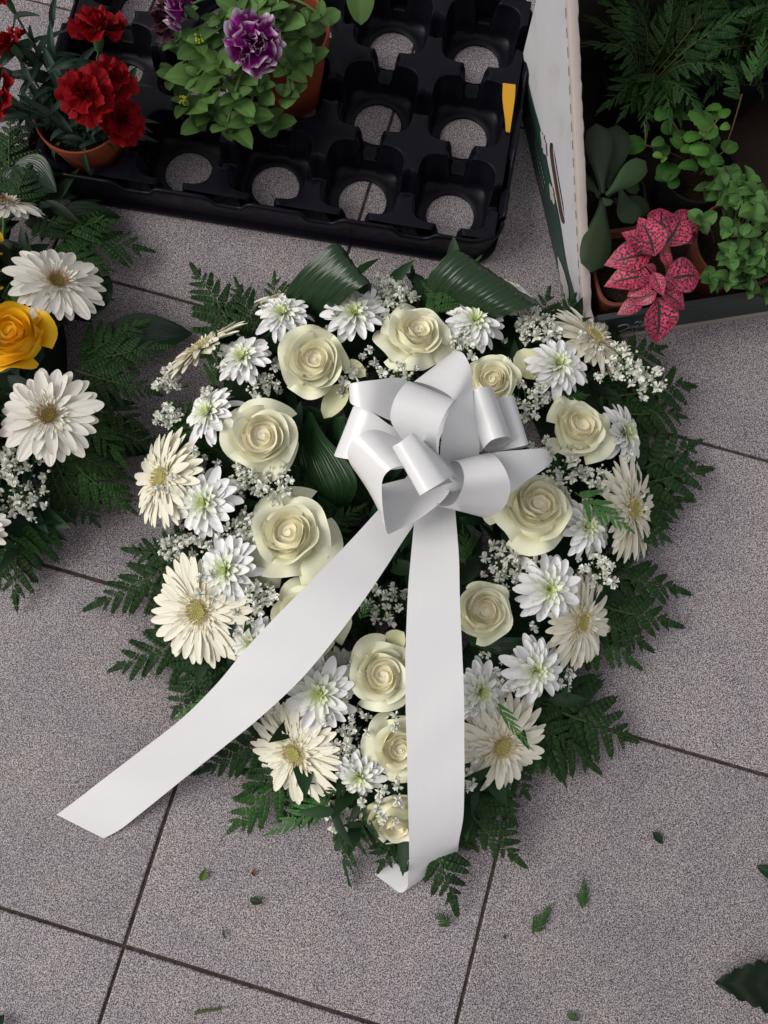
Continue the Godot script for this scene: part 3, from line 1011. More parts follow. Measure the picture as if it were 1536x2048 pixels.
func wreath_ferns(w: Node) -> void:
	rng.seed = 71
	for q in [
		[Vector3(-0.1555, 0.04, -0.2178), Vector3(-0.2128, 0.035, -0.3133), 0.0], [Vector3(-0.1324, 0.05, -0.2135), Vector3(-0.1617, 0.05, -0.291), 10.0], [Vector3(-0.1113, 0.05, -0.2193), Vector3(-0.1182, 0.06, -0.2923), -20.0], [Vector3(-0.1431, 0.05, -0.2135), Vector3(-0.2006, 0.03, -0.2751), 0.0],
		[Vector3(-0.1731, 0.04, 0.0162), Vector3(-0.3087, 0.012, 0.0637), 5.0], [Vector3(-0.1658, 0.05, 0.0226), Vector3(-0.2717, 0.02, 0.0018), -8.0], [Vector3(-0.1723, 0.045, 0.0118), Vector3(-0.2415, 0.03, 0.0251), 0.0],
		[Vector3(-0.1603, 0.04, 0.0869), Vector3(-0.2853, 0.012, 0.127), 5.0], [Vector3(-0.1578, 0.05, 0.1021), Vector3(-0.2174, 0.01, 0.1741), 0.0], [Vector3(-0.1582, 0.05, 0.0923), Vector3(-0.2449, 0.02, 0.0868), 0.0], [Vector3(-0.1326, 0.05, 0.1215), Vector3(-0.1935, 0.02, 0.1696), -10.0], [Vector3(-0.1227, 0.05, 0.1263), Vector3(-0.1657, 0.02, 0.1756), 10.0],
		[Vector3(-0.0785, 0.04, 0.1793), Vector3(-0.1892, 0.01, 0.2272), 0.0], [Vector3(-0.0635, 0.04, 0.203), Vector3(-0.1574, 0.01, 0.2856), 5.0], [Vector3(-0.0629, 0.05, 0.1927), Vector3(-0.1432, 0.02, 0.2474), -10.0], [Vector3(-0.0536, 0.04, 0.2123), Vector3(-0.1038, 0.015, 0.2718), 0.0], [Vector3(-0.0436, 0.05, 0.202), Vector3(-0.0369, 0.008, 0.3329), 60.0], [Vector3(-0.0242, 0.05, 0.2205), Vector3(-0.0395, 0.01, 0.2964), 0.0],
		[Vector3(0.0338, 0.04, 0.2313), Vector3(0.0694, 0.008, 0.3581), 0.0], [Vector3(0.0525, 0.05, 0.2209), Vector3(0.1369, 0.01, 0.315), 15.0], [Vector3(0.0724, 0.05, 0.1932), Vector3(0.1329, 0.012, 0.2811), -12.0], [Vector3(0.0476, 0.05, 0.23), Vector3(0.0905, 0.02, 0.3005), 0.0], [Vector3(0.0282, 0.05, 0.2481), Vector3(-0.0069, 0.012, 0.3215), 0.0], [Vector3(0.0143, 0.04, 0.2496), Vector3(0.0393, 0.01, 0.3292), 0.0],
		[Vector3(0.1186, 0.045, 0.1415), Vector3(0.2589, 0.01, 0.1994), 0.0], [Vector3(0.1223, 0.05, 0.1509), Vector3(0.2172, 0.012, 0.2287), 0.0], [Vector3(0.1124, 0.05, 0.1557), Vector3(0.1755, 0.012, 0.2338), -15.0], [Vector3(0.1173, 0.05, 0.1557), Vector3(0.1935, 0.03, 0.205), 10.0], [Vector3(0.0923, 0.05, 0.1745), Vector3(0.1448, 0.015, 0.2542), 0.0],
		[Vector3(0.1667, 0.045, 0.0629), Vector3(0.2638, 0.012, 0.1249), 0.0], [Vector3(0.1712, 0.05, 0.0482), Vector3(0.3082, 0.012, 0.0824), 8.0], [Vector3(0.1775, 0.05, 0.0229), Vector3(0.3176, 0.015, 0.0492), -8.0], [Vector3(0.1761, 0.05, 0.0533), Vector3(0.2754, 0.015, 0.1072), 0.0],
		[Vector3(0.2016, 0.05, -0.0497), Vector3(0.359, 0.02, -0.0869), 0.0], [Vector3(0.2071, 0.05, -0.0549), Vector3(0.3447, 0.025, -0.1163), 8.0], [Vector3(0.2027, 0.045, -0.0455), Vector3(0.3074, 0.015, -0.0056), 0.0], [Vector3(0.2041, 0.04, -0.0465), Vector3(0.3305, 0.02, -0.0509), -10.0],
		[Vector3(0.2123, 0.05, -0.1526), Vector3(0.3483, 0.02, -0.1809), 0.0], [Vector3(0.2114, 0.05, -0.136), Vector3(0.3325, 0.02, -0.1433), -5.0], [Vector3(0.1975, 0.05, -0.1749), Vector3(0.3168, 0.02, -0.2267), 0.0],
		[Vector3(0.1558, 0.05, -0.1973), Vector3(0.181, 0.05, -0.2813), 0.0], [Vector3(0.167, 0.05, -0.2087), Vector3(0.2079, 0.05, -0.2725), 10.0], [Vector3(-0.1557, 0.05, -0.119), Vector3(-0.2494, 0.03, -0.114), 0.0], [Vector3(-0.1578, 0.06, -0.0839), Vector3(-0.2302, 0.05, -0.1517), 0.0], [Vector3(-0.1475, 0.06, -0.0787), Vector3(-0.1919, 0.06, -0.1051), 0.0]]:
		fern(w, q[0], q[1], q[2], "dark" if rng.randf() < 0.72 else "mid", rng.randf_range(0.85, 1.1))
	for q in [[Vector3(0.0413, 0.09, -0.2239), Vector3(0.0947, 0.115, -0.2786), 0.0, "mid", .7], [Vector3(0.0561, 0.1, -0.241), Vector3(0.0361, 0.1, -0.2629), 0.0, "mid", .6], [Vector3(0.1806, 0.11, -0.0387), Vector3(0.2378, 0.1, -0.0018), 0.0, "light", .75], [Vector3(0.0998, 0.1, 0.1536), Vector3(0.133, 0.095, 0.1982), 40.0, "light", .5], [Vector3(-0.0385, 0.05, 0.2433), Vector3(-0.1185, 0.02, 0.2856), -10.0, "light", .6], [Vector3(-0.0239, 0.1, 0.0808), Vector3(-0.0122, 0.11, 0.0608), 0.0, "light", .8], [Vector3(-0.1697, 0.09, -0.1481), Vector3(-0.1692, 0.1, -0.2104), 30.0, "mid", .5], [Vector3(-0.1484, 0.04, 0.1408), Vector3(-0.2133, 0.02, 0.1754), 0.0, "light", .6], [Vector3(0.0776, 0.08, 0.0268), Vector3(0.0749, 0.09, -0.0109), 0.0, "mid", .8], [Vector3(0.0643, 0.06, 0.059), Vector3(0.1302, 0.07, 0.1033), 0.0, "dark", .7], [Vector3(0.0835, 0.06, 0.0835), Vector3(0.1405, 0.07, 0.0889), 0.0, "dark", .7], [Vector3(-0.0332, 0.07, 0.2269), Vector3(-0.0609, 0.07, 0.2445), 0.0, "dark", .8], [Vector3(0.1656, 0.09, -0.1383), Vector3(0.2062, 0.09, -0.1436), 0.0, "mid", .9], [Vector3(-0.0789, 0.07, 0.0055), Vector3(-0.0199, 0.06, -0.037), 0.0, "dark", .9], [Vector3(-0.0665, 0.05, -0.0654), Vector3(-0.1361, 0.07, -0.0917), 0.0, "dark", .9]]:
		fern(w, q[0], q[1], q[2], q[3], q[4])

func wreath_leaves(w: Node) -> void:
	# broad aspidistra leaves bent over into loops behind the roses, and one curled in the heart's middle
	var dk := lin(0.013, 0.036, 0.013)
	for rows in [
		[[Vector3(-0.1091, 0.075, -0.2529), Vector3(-0.0615, 0.08, -0.2283)], [Vector3(-0.0906, 0.105, -0.2625), Vector3(-0.0396, 0.115, -0.2331)], [Vector3(-0.0716, 0.125, -0.2706), Vector3(-0.0244, 0.135, -0.2362)], [Vector3(-0.0519, 0.135, -0.2821), Vector3(-0.0137, 0.13, -0.2436)], [Vector3(-0.04, 0.115, -0.2873), Vector3(-0.0139, 0.095, -0.2487)], [Vector3(-0.0362, 0.07, -0.2786), Vector3(-0.0177, 0.06, -0.2378)]],
		[[Vector3(0.035, 0.07, -0.2418), Vector3(0.0952, 0.07, -0.2279)], [Vector3(0.0401, 0.1, -0.2547), Vector3(0.1088, 0.1, -0.2194)], [Vector3(0.0489, 0.12, -0.2658), Vector3(0.1279, 0.12, -0.218)], [Vector3(0.0686, 0.125, -0.2821), Vector3(0.1501, 0.115, -0.2285)], [Vector3(0.0827, 0.1, -0.291), Vector3(0.1586, 0.085, -0.2461)], [Vector3(0.1033, 0.06, -0.2845), Vector3(0.1559, 0.06, -0.2499)]],
		[[Vector3(-0.0351, 0.06, -0.037), Vector3(-0.066, 0.05, -0.0339)], [Vector3(-0.0267, 0.1, -0.0508), Vector3(-0.0757, 0.06, -0.0499)], [Vector3(-0.0388, 0.105, -0.0743), Vector3(-0.0859, 0.065, -0.0774)], [Vector3(-0.0586, 0.1, -0.0984), Vector3(-0.0874, 0.065, -0.1037)], [Vector3(-0.0716, 0.095, -0.123), Vector3(-0.0768, 0.075, -0.1314)]],
		[[Vector3(0.0056, 0.05, -0.0443), Vector3(-0.0411, 0.03, -0.0272)], [Vector3(-0.0147, 0.09, -0.0658), Vector3(-0.0559, 0.05, -0.0443)], [Vector3(-0.0342, 0.1, -0.0934), Vector3(-0.066, 0.06, -0.0787)], [Vector3(-0.0393, 0.1, -0.1188), Vector3(-0.0557, 0.07, -0.1235)]],
		[[Vector3(0.0788, 0.06, 0.0737), Vector3(0.0831, 0.06, 0.1029)], [Vector3(0.104, 0.085, 0.0943), Vector3(0.1089, 0.08, 0.1129)], [Vector3(0.1314, 0.09, 0.0968), Vector3(0.1343, 0.085, 0.1083)], [Vector3(0.1574, 0.08, 0.0942), Vector3(0.1578, 0.08, 0.0961)]]]:
		var s := patch(rows, 6, 9, dk)
		# parallel veins: fine ridges along the strip
		for k in s.v.size(): s.v[k] += s.n[k] * (0.0006 if (k % 9) % 2 == 0 else -0.0004)
		put("broad_leaf", s.mesh(mats.gloss_leaf), w)

func wreath_flowers(w: Node) -> void:
	# cream roses: centre of the head, radius, heading and lean
	for q in [
		[1, Vector3(-0.0717, 0.085, -0.1769), 0.0374, 290, 10, 0], [4, Vector3(-0.1201, 0.085, -0.0977), 0.0374, 300, 8, 40], [0, Vector3(0.0301, 0.085, -0.1988), 0.0356, 60, 16, 80], [6, Vector3(0.1092, 0.085, -0.157), 0.0292, 200, 12, 120],
		[2, Vector3(0.1867, 0.085, -0.1023), 0.0347, 40, 16, 200], [5, Vector3(0.1408, 0.085, -0.0188), 0.0411, 60, 18, 10], [3, Vector3(-0.0888, 0.08, 0.0011), 0.0411, 150, 8, 60], [2, Vector3(-0.07, 0.075, 0.0792), 0.0398, 200, 14, 90],
		[6, Vector3(0.0903, 0.085, 0.0735), 0.0310, 20, 6, 160], [4, Vector3(-0.0029, 0.085, 0.1288), 0.0329, 250, 6, 230], [0, Vector3(0.0111, 0.075, 0.1952), 0.0287, 300, 8, 20], [1, Vector3(0.0115, 0.05, 0.2503), 0.0367, 270, 48, 70]]:
		stick(roses[q[0]], w, q[1], q[2] * 0.90, q[3], q[4], q[5])
	# white spray chrysanthemums
	for q in [
		[3, Vector3(-0.1029, 0.092, -0.2268), 0.0282, 110, 22, 0], [1, Vector3(-0.031, 0.098, -0.2253), 0.0306, 90, 10, 30], [4, Vector3(0.0913, 0.098, -0.2176), 0.0296, 80, 10, 60], [2, Vector3(0.1713, 0.1, -0.1704), 0.0306, 40, 16, 90],
		[0, Vector3(-0.1404, 0.098, -0.1778), 0.0278, 140, 20, 120], [3, Vector3(-0.1726, 0.09, -0.123), 0.0310, 160, 36, 10], [1, Vector3(-0.1728, 0.092, -0.0313), 0.0329, 190, 18, 40], [4, Vector3(-0.1497, 0.092, 0.0329), 0.0319, 200, 24, 70],
		[2, Vector3(-0.1247, 0.08, 0.102), 0.0285, 210, 20, 0], [0, Vector3(-0.0605, 0.095, 0.1466), 0.0343, 230, 12, 35], [3, Vector3(-0.0247, 0.075, 0.221), 0.0260, 260, 34, 50], [1, Vector3(0.1529, 0.098, 0.052), 0.0315, 330, 12, 80],
		[4, Vector3(0.1928, 0.09, -0.0079), 0.0291, 10, 24, 20], [2, Vector3(0.2397, 0.08, -0.106), 0.0314, 5, 46, 60], [0, Vector3(0.1382, 0.088, 0.1269), 0.0310, 320, 24, 110], [3, Vector3(0.087, 0.088, 0.1459), 0.0291, 330, 22, 140], [1, Vector3(0.1289, 0.065, -0.2675), 0.0299, 70, 50, 10],
		[4, Vector3(-0.0386, 0.07, 0.1265), 0.0238, 250, 20, 10]]:
		stick(daisies[q[0]], w, q[1], q[2] * 1.14, q[3], q[4], q[5])
	# cream gerberas round the edge, leaning outwards
	for q in [
		[0, Vector3(-0.1887, 0.07, -0.1991), 0.0502, 128, 58, 0], [1, Vector3(-0.2211, 0.07, -0.0615), 0.0511, 178, 40, 20], [2, Vector3(-0.178, 0.072, 0.0702), 0.0540, 215, 24, 40], [0, Vector3(-0.0844, 0.065, 0.2017), 0.0502, 222, 34, 60],
		[1, Vector3(0.1082, 0.068, 0.1954), 0.0502, 310, 30, 80], [2, Vector3(0.1886, 0.07, 0.0809), 0.0463, 340, 38, 100], [0, Vector3(0.2453, 0.068, -0.0312), 0.0521, 352, 46, 120], [1, Vector3(0.2187, 0.068, -0.2135), 0.0473, 42, 40, 140], [2, Vector3(-0.1044, 0.05, -0.2713), 0.0376, 110, 60, 160]]:
		stick(gerberas[q[0]], w, q[1], q[2] * 1.04, q[3], q[4], q[5])
	# loose outer rose petals
	for q in [[Vector3(-0.0401, 0.085, -0.1555), Vector3(-0.0605, 0.075, -0.1229), .30], [Vector3(-0.0399, 0.095, -0.1756), Vector3(-0.0199, 0.09, -0.1617), .34], [Vector3(0.1354, 0.1, -0.1873), Vector3(0.1489, 0.09, -0.1594), .45], [Vector3(0.0042, 0.09, 0.1035), Vector3(0.018, 0.1, 0.091), .5], [Vector3(-0.0432, 0.075, 0.1218), Vector3(-0.0627, 0.07, 0.1123), .4], [Vector3(-0.0052, 0.06, 0.2463), Vector3(-0.023, 0.06, 0.2485), .35]]:
		var lp := Sheets.new()
		lp.grid(blade(8, 7, q[2], 0.4, -0.15, 0.6), 7, PackedColorArray([lin(0.70, 0.70, 0.44)]), along(q[0], q[1]))
		put("loose_petal", lp.mesh(mats.rose_petal), w)

func wreath_sprigs(w: Node) -> void:
	rng.seed = 77
	var line := [Vector3(-0.1348, 0.08, -0.0992), Vector3(-0.114, 0.08, -0.1626), Vector3(-0.0612, 0.08, -0.2062), Vector3(0.0109, 0.08, -0.2257), Vector3(0.0833, 0.08, -0.2177), Vector3(0.1545, 0.08, -0.1849), Vector3(0.2045, 0.08, -0.1101), Vector3(0.1924, 0.08, -0.0228), Vector3(0.1596, 0.08, 0.0463), Vector3(0.1231, 0.08, 0.1176), Vector3(0.0624, 0.08, 0.177), Vector3(0.0085, 0.08, 0.2214), Vector3(-0.0424, 0.08, 0.1856), Vector3(-0.0948, 0.08, 0.1263), Vector3(-0.1442, 0.08, 0.0603), Vector3(-0.1664, 0.08, -0.0178)]
	var mm := MultiMesh.new()
	mm.transform_format = MultiMesh.TRANSFORM_3D
	mm.mesh = floret_meshes[1]
	mm.instance_count = 340
	for j in 340:
		var c: Vector3 = line[(j / 5 * 5) % line.size()].lerp(line[(j / 5 * 5 + 1) % line.size()], fmod(j / 5 * 0.37, 1.0))
		c += Vector3(sin(j / 5 * 2.3), 0, cos(j / 5 * 1.7)) * 0.042
		var q: Vector3 = c + Vector3(rng.randf_range(-0.013, 0.013), rng.randf_range(-0.004, 0.022), rng.randf_range(-0.013, 0.013))
		mm.set_instance_transform(j, Transform3D(Basis(UP, rng.randf() * TAU).scaled(Vector3.ONE * rng.randf_range(0.0036, 0.0062)), q))
	var mass := MultiMeshInstance3D.new()
	mass.name = "baby_breath_florets"
	mass.multimesh = mm
	w.add_child(mass, true)
	mass.set_meta("kind", "stuff")
	var k := 500
	for q in [
		[Vector3(-0.2218, 0.075, -0.167), 14, 0.0125, 11], [Vector3(-0.2214, 0.075, -0.1295), 12, 0.0116, 10], [Vector3(-0.1235, 0.1, -0.1523), 8, 0.0141, 8], [Vector3(-0.1399, 0.1, -0.0557), 9, 0.0122, 9], [Vector3(-0.1061, 0.1, -0.0483), 12, 0.0188, 12], [Vector3(-0.1312, 0.1, -0.0091), 8, 0.0178, 10],
		[Vector3(-0.2054, 0.075, 0.0086), 12, 0.0154, 12], [Vector3(-0.1198, 0.1, 0.0574), 14, 0.0160, 14], [Vector3(-0.0028, 0.09, 0.0661), 14, 0.0216, 14], [Vector3(-0.0375, 0.085, 0.1941), 14, 0.0171, 12], [Vector3(-0.038, 0.06, 0.2573), 10, 0.0168, 9],
		[Vector3(0.0105, 0.1, -0.2463), 16, 0.0197, 15], [Vector3(-0.0046, 0.09, -0.2653), 8, 0.0122, 7], [Vector3(0.0791, 0.11, -0.1881), 9, 0.0167, 8], [Vector3(0.1578, 0.095, -0.2165), 20, 0.0197, 18], [Vector3(0.1424, 0.105, -0.1355), 16, 0.0194, 14], [Vector3(0.2456, 0.085, -0.1831), 14, 0.0228, 12],
		[Vector3(0.2737, 0.075, -0.1682), 12, 0.0164, 9], [Vector3(0.1723, 0.11, -0.0657), 14, 0.0213, 12], [Vector3(0.2057, 0.1, -0.0534), 10, 0.0169, 9], [Vector3(0.1085, 0.1, 0.027), 14, 0.0207, 12], [Vector3(0.1394, 0.1, 0.0247), 8, 0.0150, 7], [Vector3(0.2075, 0.085, 0.0324), 12, 0.0181, 10], [Vector3(0.1722, 0.07, 0.1364), 7, 0.0116, 6],
		[Vector3(-0.0346, 0.1, -0.1604), 8, 0.0157, 7], [Vector3(0.0145, 0.115, -0.1572), 9, 0.0213, 8], [Vector3(0.1529, 0.125, -0.0812), 5, 0.0100, 5], [Vector3(-0.043, 0.05, 0.2657), 7, 0.0149, 6], [Vector3(-0.1636, 0.09, 0.0037), 6, 0.0143, 6]]:
		k += 1
		sprig(w, q[0], q[2] * 1.12, q[2] * 1.08, q[3], k)


func bow(w: Node) -> void:
	var white := lin(0.80, 0.80, 0.815)
	var b := Node3D.new()
	b.name = "ribbon_bow"
	w.add_child(b, true)
	var loops := [
		# each loop: pairs of edge points from the knot, over the fold and back to the knot
		[[Vector3(0.0829, 0.15, -0.0522), Vector3(0.0489, 0.15, -0.0463)], [Vector3(0.0815, 0.175, -0.0697), Vector3(0.0466, 0.18, -0.0611)], [Vector3(0.0749, 0.195, -0.0986), Vector3(0.0488, 0.205, -0.0785)], [Vector3(0.0726, 0.2, -0.1249), Vector3(0.0556, 0.212, -0.0925)], [Vector3(0.0675, 0.192, -0.144), Vector3(0.0453, 0.205, -0.1061)], [Vector3(0.0606, 0.178, -0.1525), Vector3(0.0246, 0.185, -0.1212)], [Vector3(0.0613, 0.16, -0.1514), Vector3(0.0309, 0.16, -0.1212)], [Vector3(0.067, 0.14, -0.1179), Vector3(0.0464, 0.14, -0.1026)], [Vector3(0.0768, 0.135, -0.074), Vector3(0.0548, 0.135, -0.065)]],
		[[Vector3(0.0283, 0.15, -0.0903), Vector3(0.0344, 0.15, -0.1249)], [Vector3(0.0037, 0.165, -0.0921), Vector3(0.0137, 0.168, -0.1308)], [Vector3(-0.0158, 0.175, -0.0982), Vector3(-0.0102, 0.18, -0.1245)], [Vector3(-0.0296, 0.172, -0.1042), Vector3(-0.0296, 0.178, -0.1224)], [Vector3(-0.0328, 0.16, -0.1129), Vector3(-0.0331, 0.164, -0.1248)], [Vector3(-0.0275, 0.145, -0.1144), Vector3(-0.026, 0.15, -0.1293)], [Vector3(0.0088, 0.135, -0.1042), Vector3(0.0147, 0.138, -0.1339)], [Vector3(0.0323, 0.13, -0.0906), Vector3(0.0356, 0.13, -0.1182)]],
		[[Vector3(0.0328, 0.14, -0.0577), Vector3(0.0317, 0.14, -0.0935)], [Vector3(-0.0003, 0.148, -0.0512), Vector3(0.0081, 0.158, -0.0878)], [Vector3(-0.03, 0.15, -0.0594), Vector3(-0.013, 0.164, -0.1005)], [Vector3(-0.0445, 0.142, -0.0645), Vector3(-0.0265, 0.158, -0.1076)], [Vector3(-0.0476, 0.132, -0.0695), Vector3(-0.03, 0.148, -0.1096)], [Vector3(-0.0397, 0.12, -0.072), Vector3(-0.0233, 0.135, -0.1072)], [Vector3(0.0002, 0.115, -0.0643), Vector3(0.0121, 0.12, -0.0936)]],
		[[Vector3(0.0391, 0.15, -0.0463), Vector3(0.0224, 0.15, -0.0697)], [Vector3(0.0285, 0.185, -0.0458), Vector3(0.0127, 0.182, -0.0689)], [Vector3(0.013, 0.205, -0.0398), Vector3(-0.0083, 0.196, -0.0738)], [Vector3(0.0026, 0.208, -0.0357), Vector3(-0.0234, 0.2, -0.0683)], [Vector3(-0.0035, 0.2, -0.0297), Vector3(-0.0327, 0.19, -0.0595)], [Vector3(-0.0042, 0.186, -0.0195), Vector3(-0.0326, 0.176, -0.0516)], [Vector3(-0.0024, 0.168, -0.0041), Vector3(-0.0242, 0.156, -0.0433)], [Vector3(0.0008, 0.15, 0.0072), Vector3(-0.0142, 0.138, -0.0412)], [Vector3(0.0067, 0.14, 0.0045), Vector3(-0.0087, 0.126, -0.0419)], [Vector3(0.0264, 0.142, -0.0049), Vector3(0.0102, 0.124, -0.0468)], [Vector3(0.0502, 0.15, -0.0218), Vector3(0.032, 0.128, -0.0518)], [Vector3(0.06, 0.15, -0.0362), Vector3(0.0435, 0.13, -0.0573)]],
		[[Vector3(0.0467, 0.16, -0.0495), Vector3(0.019, 0.16, -0.061)], [Vector3(0.0427, 0.19, -0.0541), Vector3(0.0118, 0.19, -0.0686)], [Vector3(0.0412, 0.215, -0.0644), Vector3(0.0029, 0.212, -0.0775)], [Vector3(0.047, 0.225, -0.0786), Vector3(0.0064, 0.222, -0.093)], [Vector3(0.0556, 0.218, -0.0921), Vector3(0.0171, 0.214, -0.1101)], [Vector3(0.0604, 0.2, -0.094), Vector3(0.0222, 0.192, -0.1151)], [Vector3(0.0592, 0.182, -0.0888), Vector3(0.0246, 0.17, -0.1102)], [Vector3(0.0486, 0.16, -0.0784), Vector3(0.0255, 0.15, -0.0963)], [Vector3(0.0477, 0.15, -0.0609), Vector3(0.0283, 0.145, -0.0711)]],
		[[Vector3(0.0654, 0.165, -0.0369), Vector3(0.0407, 0.17, -0.0668)], [Vector3(0.0573, 0.2, -0.034), Vector3(0.0295, 0.205, -0.0621)], [Vector3(0.0514, 0.215, -0.028), Vector3(0.0241, 0.22, -0.0622)], [Vector3(0.0447, 0.225, -0.0217), Vector3(0.0193, 0.228, -0.0604)], [Vector3(0.0332, 0.226, -0.0144), Vector3(0.0098, 0.228, -0.0532)], [Vector3(0.0262, 0.218, -0.0117), Vector3(0.0043, 0.22, -0.0516)], [Vector3(0.0296, 0.205, -0.0159), Vector3(0.0092, 0.205, -0.0512)], [Vector3(0.0443, 0.185, -0.0266), Vector3(0.0233, 0.185, -0.0541)], [Vector3(0.0585, 0.165, -0.0355), Vector3(0.0409, 0.165, -0.0539)]],
		[[Vector3(0.0847, 0.14, -0.0696), Vector3(0.0694, 0.14, -0.0936)], [Vector3(0.0854, 0.165, -0.0643), Vector3(0.0725, 0.16, -0.1079)], [Vector3(0.0835, 0.188, -0.0603), Vector3(0.0706, 0.182, -0.1077)], [Vector3(0.0876, 0.206, -0.0618), Vector3(0.0765, 0.2, -0.1091)], [Vector3(0.0983, 0.205, -0.0649), Vector3(0.0879, 0.196, -0.1126)], [Vector3(0.1062, 0.192, -0.0677), Vector3(0.0939, 0.182, -0.1158)], [Vector3(0.1038, 0.172, -0.0663), Vector3(0.0929, 0.162, -0.1132)], [Vector3(0.0904, 0.15, -0.0675), Vector3(0.0776, 0.145, -0.098)]],
		[[Vector3(0.0948, 0.14, -0.0681), Vector3(0.0857, 0.14, -0.1072)], [Vector3(0.1065, 0.172, -0.0635), Vector3(0.098, 0.165, -0.1121)], [Vector3(0.117, 0.182, -0.0634), Vector3(0.1081, 0.172, -0.1128)], [Vector3(0.1244, 0.176, -0.0669), Vector3(0.1153, 0.164, -0.116)], [Vector3(0.1231, 0.158, -0.0689), Vector3(0.1127, 0.146, -0.1174)], [Vector3(0.1049, 0.14, -0.0711), Vector3(0.0937, 0.135, -0.1074)]],
		[[Vector3(0.0575, 0.15, -0.0551), Vector3(0.0875, 0.15, -0.0639)], [Vector3(0.0575, 0.178, -0.0512), Vector3(0.0889, 0.178, -0.0586)], [Vector3(0.061, 0.2, -0.0432), Vector3(0.0933, 0.2, -0.0473)], [Vector3(0.0631, 0.21, -0.0299), Vector3(0.099, 0.206, -0.0336)], [Vector3(0.0614, 0.204, -0.0195), Vector3(0.1033, 0.196, -0.022)], [Vector3(0.0563, 0.182, -0.0122), Vector3(0.0999, 0.176, -0.0094)], [Vector3(0.0456, 0.158, -0.0156), Vector3(0.087, 0.152, -0.0064)], [Vector3(0.048, 0.14, -0.0269), Vector3(0.0796, 0.136, -0.0176)], [Vector3(0.059, 0.132, -0.0405), Vector3(0.0779, 0.13, -0.0365)]],
		[[Vector3(0.0769, 0.14, -0.043), Vector3(0.0713, 0.142, -0.0601)], [Vector3(0.1053, 0.155, -0.0272), Vector3(0.094, 0.172, -0.0603)], [Vector3(0.1249, 0.164, -0.0379), Vector3(0.1186, 0.18, -0.0609)], [Vector3(0.142, 0.164, -0.0493), Vector3(0.1377, 0.174, -0.0634)], [Vector3(0.1483, 0.155, -0.0574), Vector3(0.1458, 0.162, -0.062)], [Vector3(0.1461, 0.14, -0.0563), Vector3(0.142, 0.148, -0.0659)], [Vector3(0.1199, 0.132, -0.0464), Vector3(0.1162, 0.14, -0.0637)], [Vector3(0.0841, 0.128, -0.0429), Vector3(0.0811, 0.132, -0.0568)]]]
	for rows in loops:
		put("ribbon_loop", patch(rows, 7, 7, white).mesh(mats.ribbon), b)
	var knot := Sheets.new()
	knot.ball(Vector3(0.0602, 0.15, -0.0463), 0.016, white, 12, 8)
	put("knot", knot.mesh(mats.ribbon), b)
	var tails := [
		[[Vector3(0.0238, 0.105, -0.0595), Vector3(0.0524, 0.105, -0.0447)], [Vector3(-0.0071, 0.11, -0.0217), Vector3(0.0268, 0.11, -0.0073)], [Vector3(-0.0373, 0.128, 0.0155), Vector3(0.0014, 0.128, 0.0329)], [Vector3(-0.0685, 0.14, 0.0505), Vector3(-0.0254, 0.14, 0.0735)], [Vector3(-0.1004, 0.137, 0.0828), Vector3(-0.0547, 0.137, 0.1112)], [Vector3(-0.1262, 0.13, 0.11), Vector3(-0.0838, 0.128, 0.1425)], [Vector3(-0.1546, 0.114, 0.1409), Vector3(-0.1169, 0.112, 0.1715)], [Vector3(-0.1904, 0.084, 0.1714), Vector3(-0.1528, 0.082, 0.1984)], [Vector3(-0.2457, 0.04, 0.2088), Vector3(-0.2046, 0.038, 0.237)], [Vector3(-0.2838, 0.014, 0.2353), Vector3(-0.2426, 0.013, 0.2659)], [Vector3(-0.3105, 0.005, 0.2546), Vector3(-0.2648, 0.005, 0.2822)], [Vector3(-0.3288, 0.0025, 0.2678), Vector3(-0.2804, 0.0025, 0.2906)]],
		[[Vector3(0.0336, 0.1, -0.0533), Vector3(0.0627, 0.1, -0.0583)], [Vector3(0.028, 0.108, -0.0173), Vector3(0.0661, 0.108, -0.0269)], [Vector3(0.022, 0.136, 0.0295), Vector3(0.0654, 0.136, 0.0204)], [Vector3(0.0179, 0.15, 0.0752), Vector3(0.0642, 0.15, 0.0666)], [Vector3(0.0163, 0.146, 0.1221), Vector3(0.0657, 0.146, 0.118)], [Vector3(0.0168, 0.136, 0.1687), Vector3(0.067, 0.136, 0.1689)], [Vector3(0.0182, 0.115, 0.2126), Vector3(0.0687, 0.115, 0.2171)], [Vector3(0.0203, 0.088, 0.2591), Vector3(0.07, 0.088, 0.2551)], [Vector3(0.0218, 0.056, 0.2958), Vector3(0.0684, 0.06, 0.2838)], [Vector3(0.0224, 0.026, 0.3228), Vector3(0.0701, 0.032, 0.2978)], [Vector3(0.0216, 0.009, 0.3366), Vector3(0.07, 0.013, 0.3066)], [Vector3(0.0149, 0.003, 0.3423), Vector3(0.0598, 0.004, 0.3132)], [Vector3(0.0026, 0.0025, 0.3345), Vector3(0.045, 0.003, 0.3101)], [Vector3(-0.0103, 0.004, 0.3248), Vector3(0.0291, 0.004, 0.3027)]]]
	for rows in tails:
		put("ribbon_tail", patch(rows, 8, 9, white, 0.0005).mesh(mats.ribbon), b)


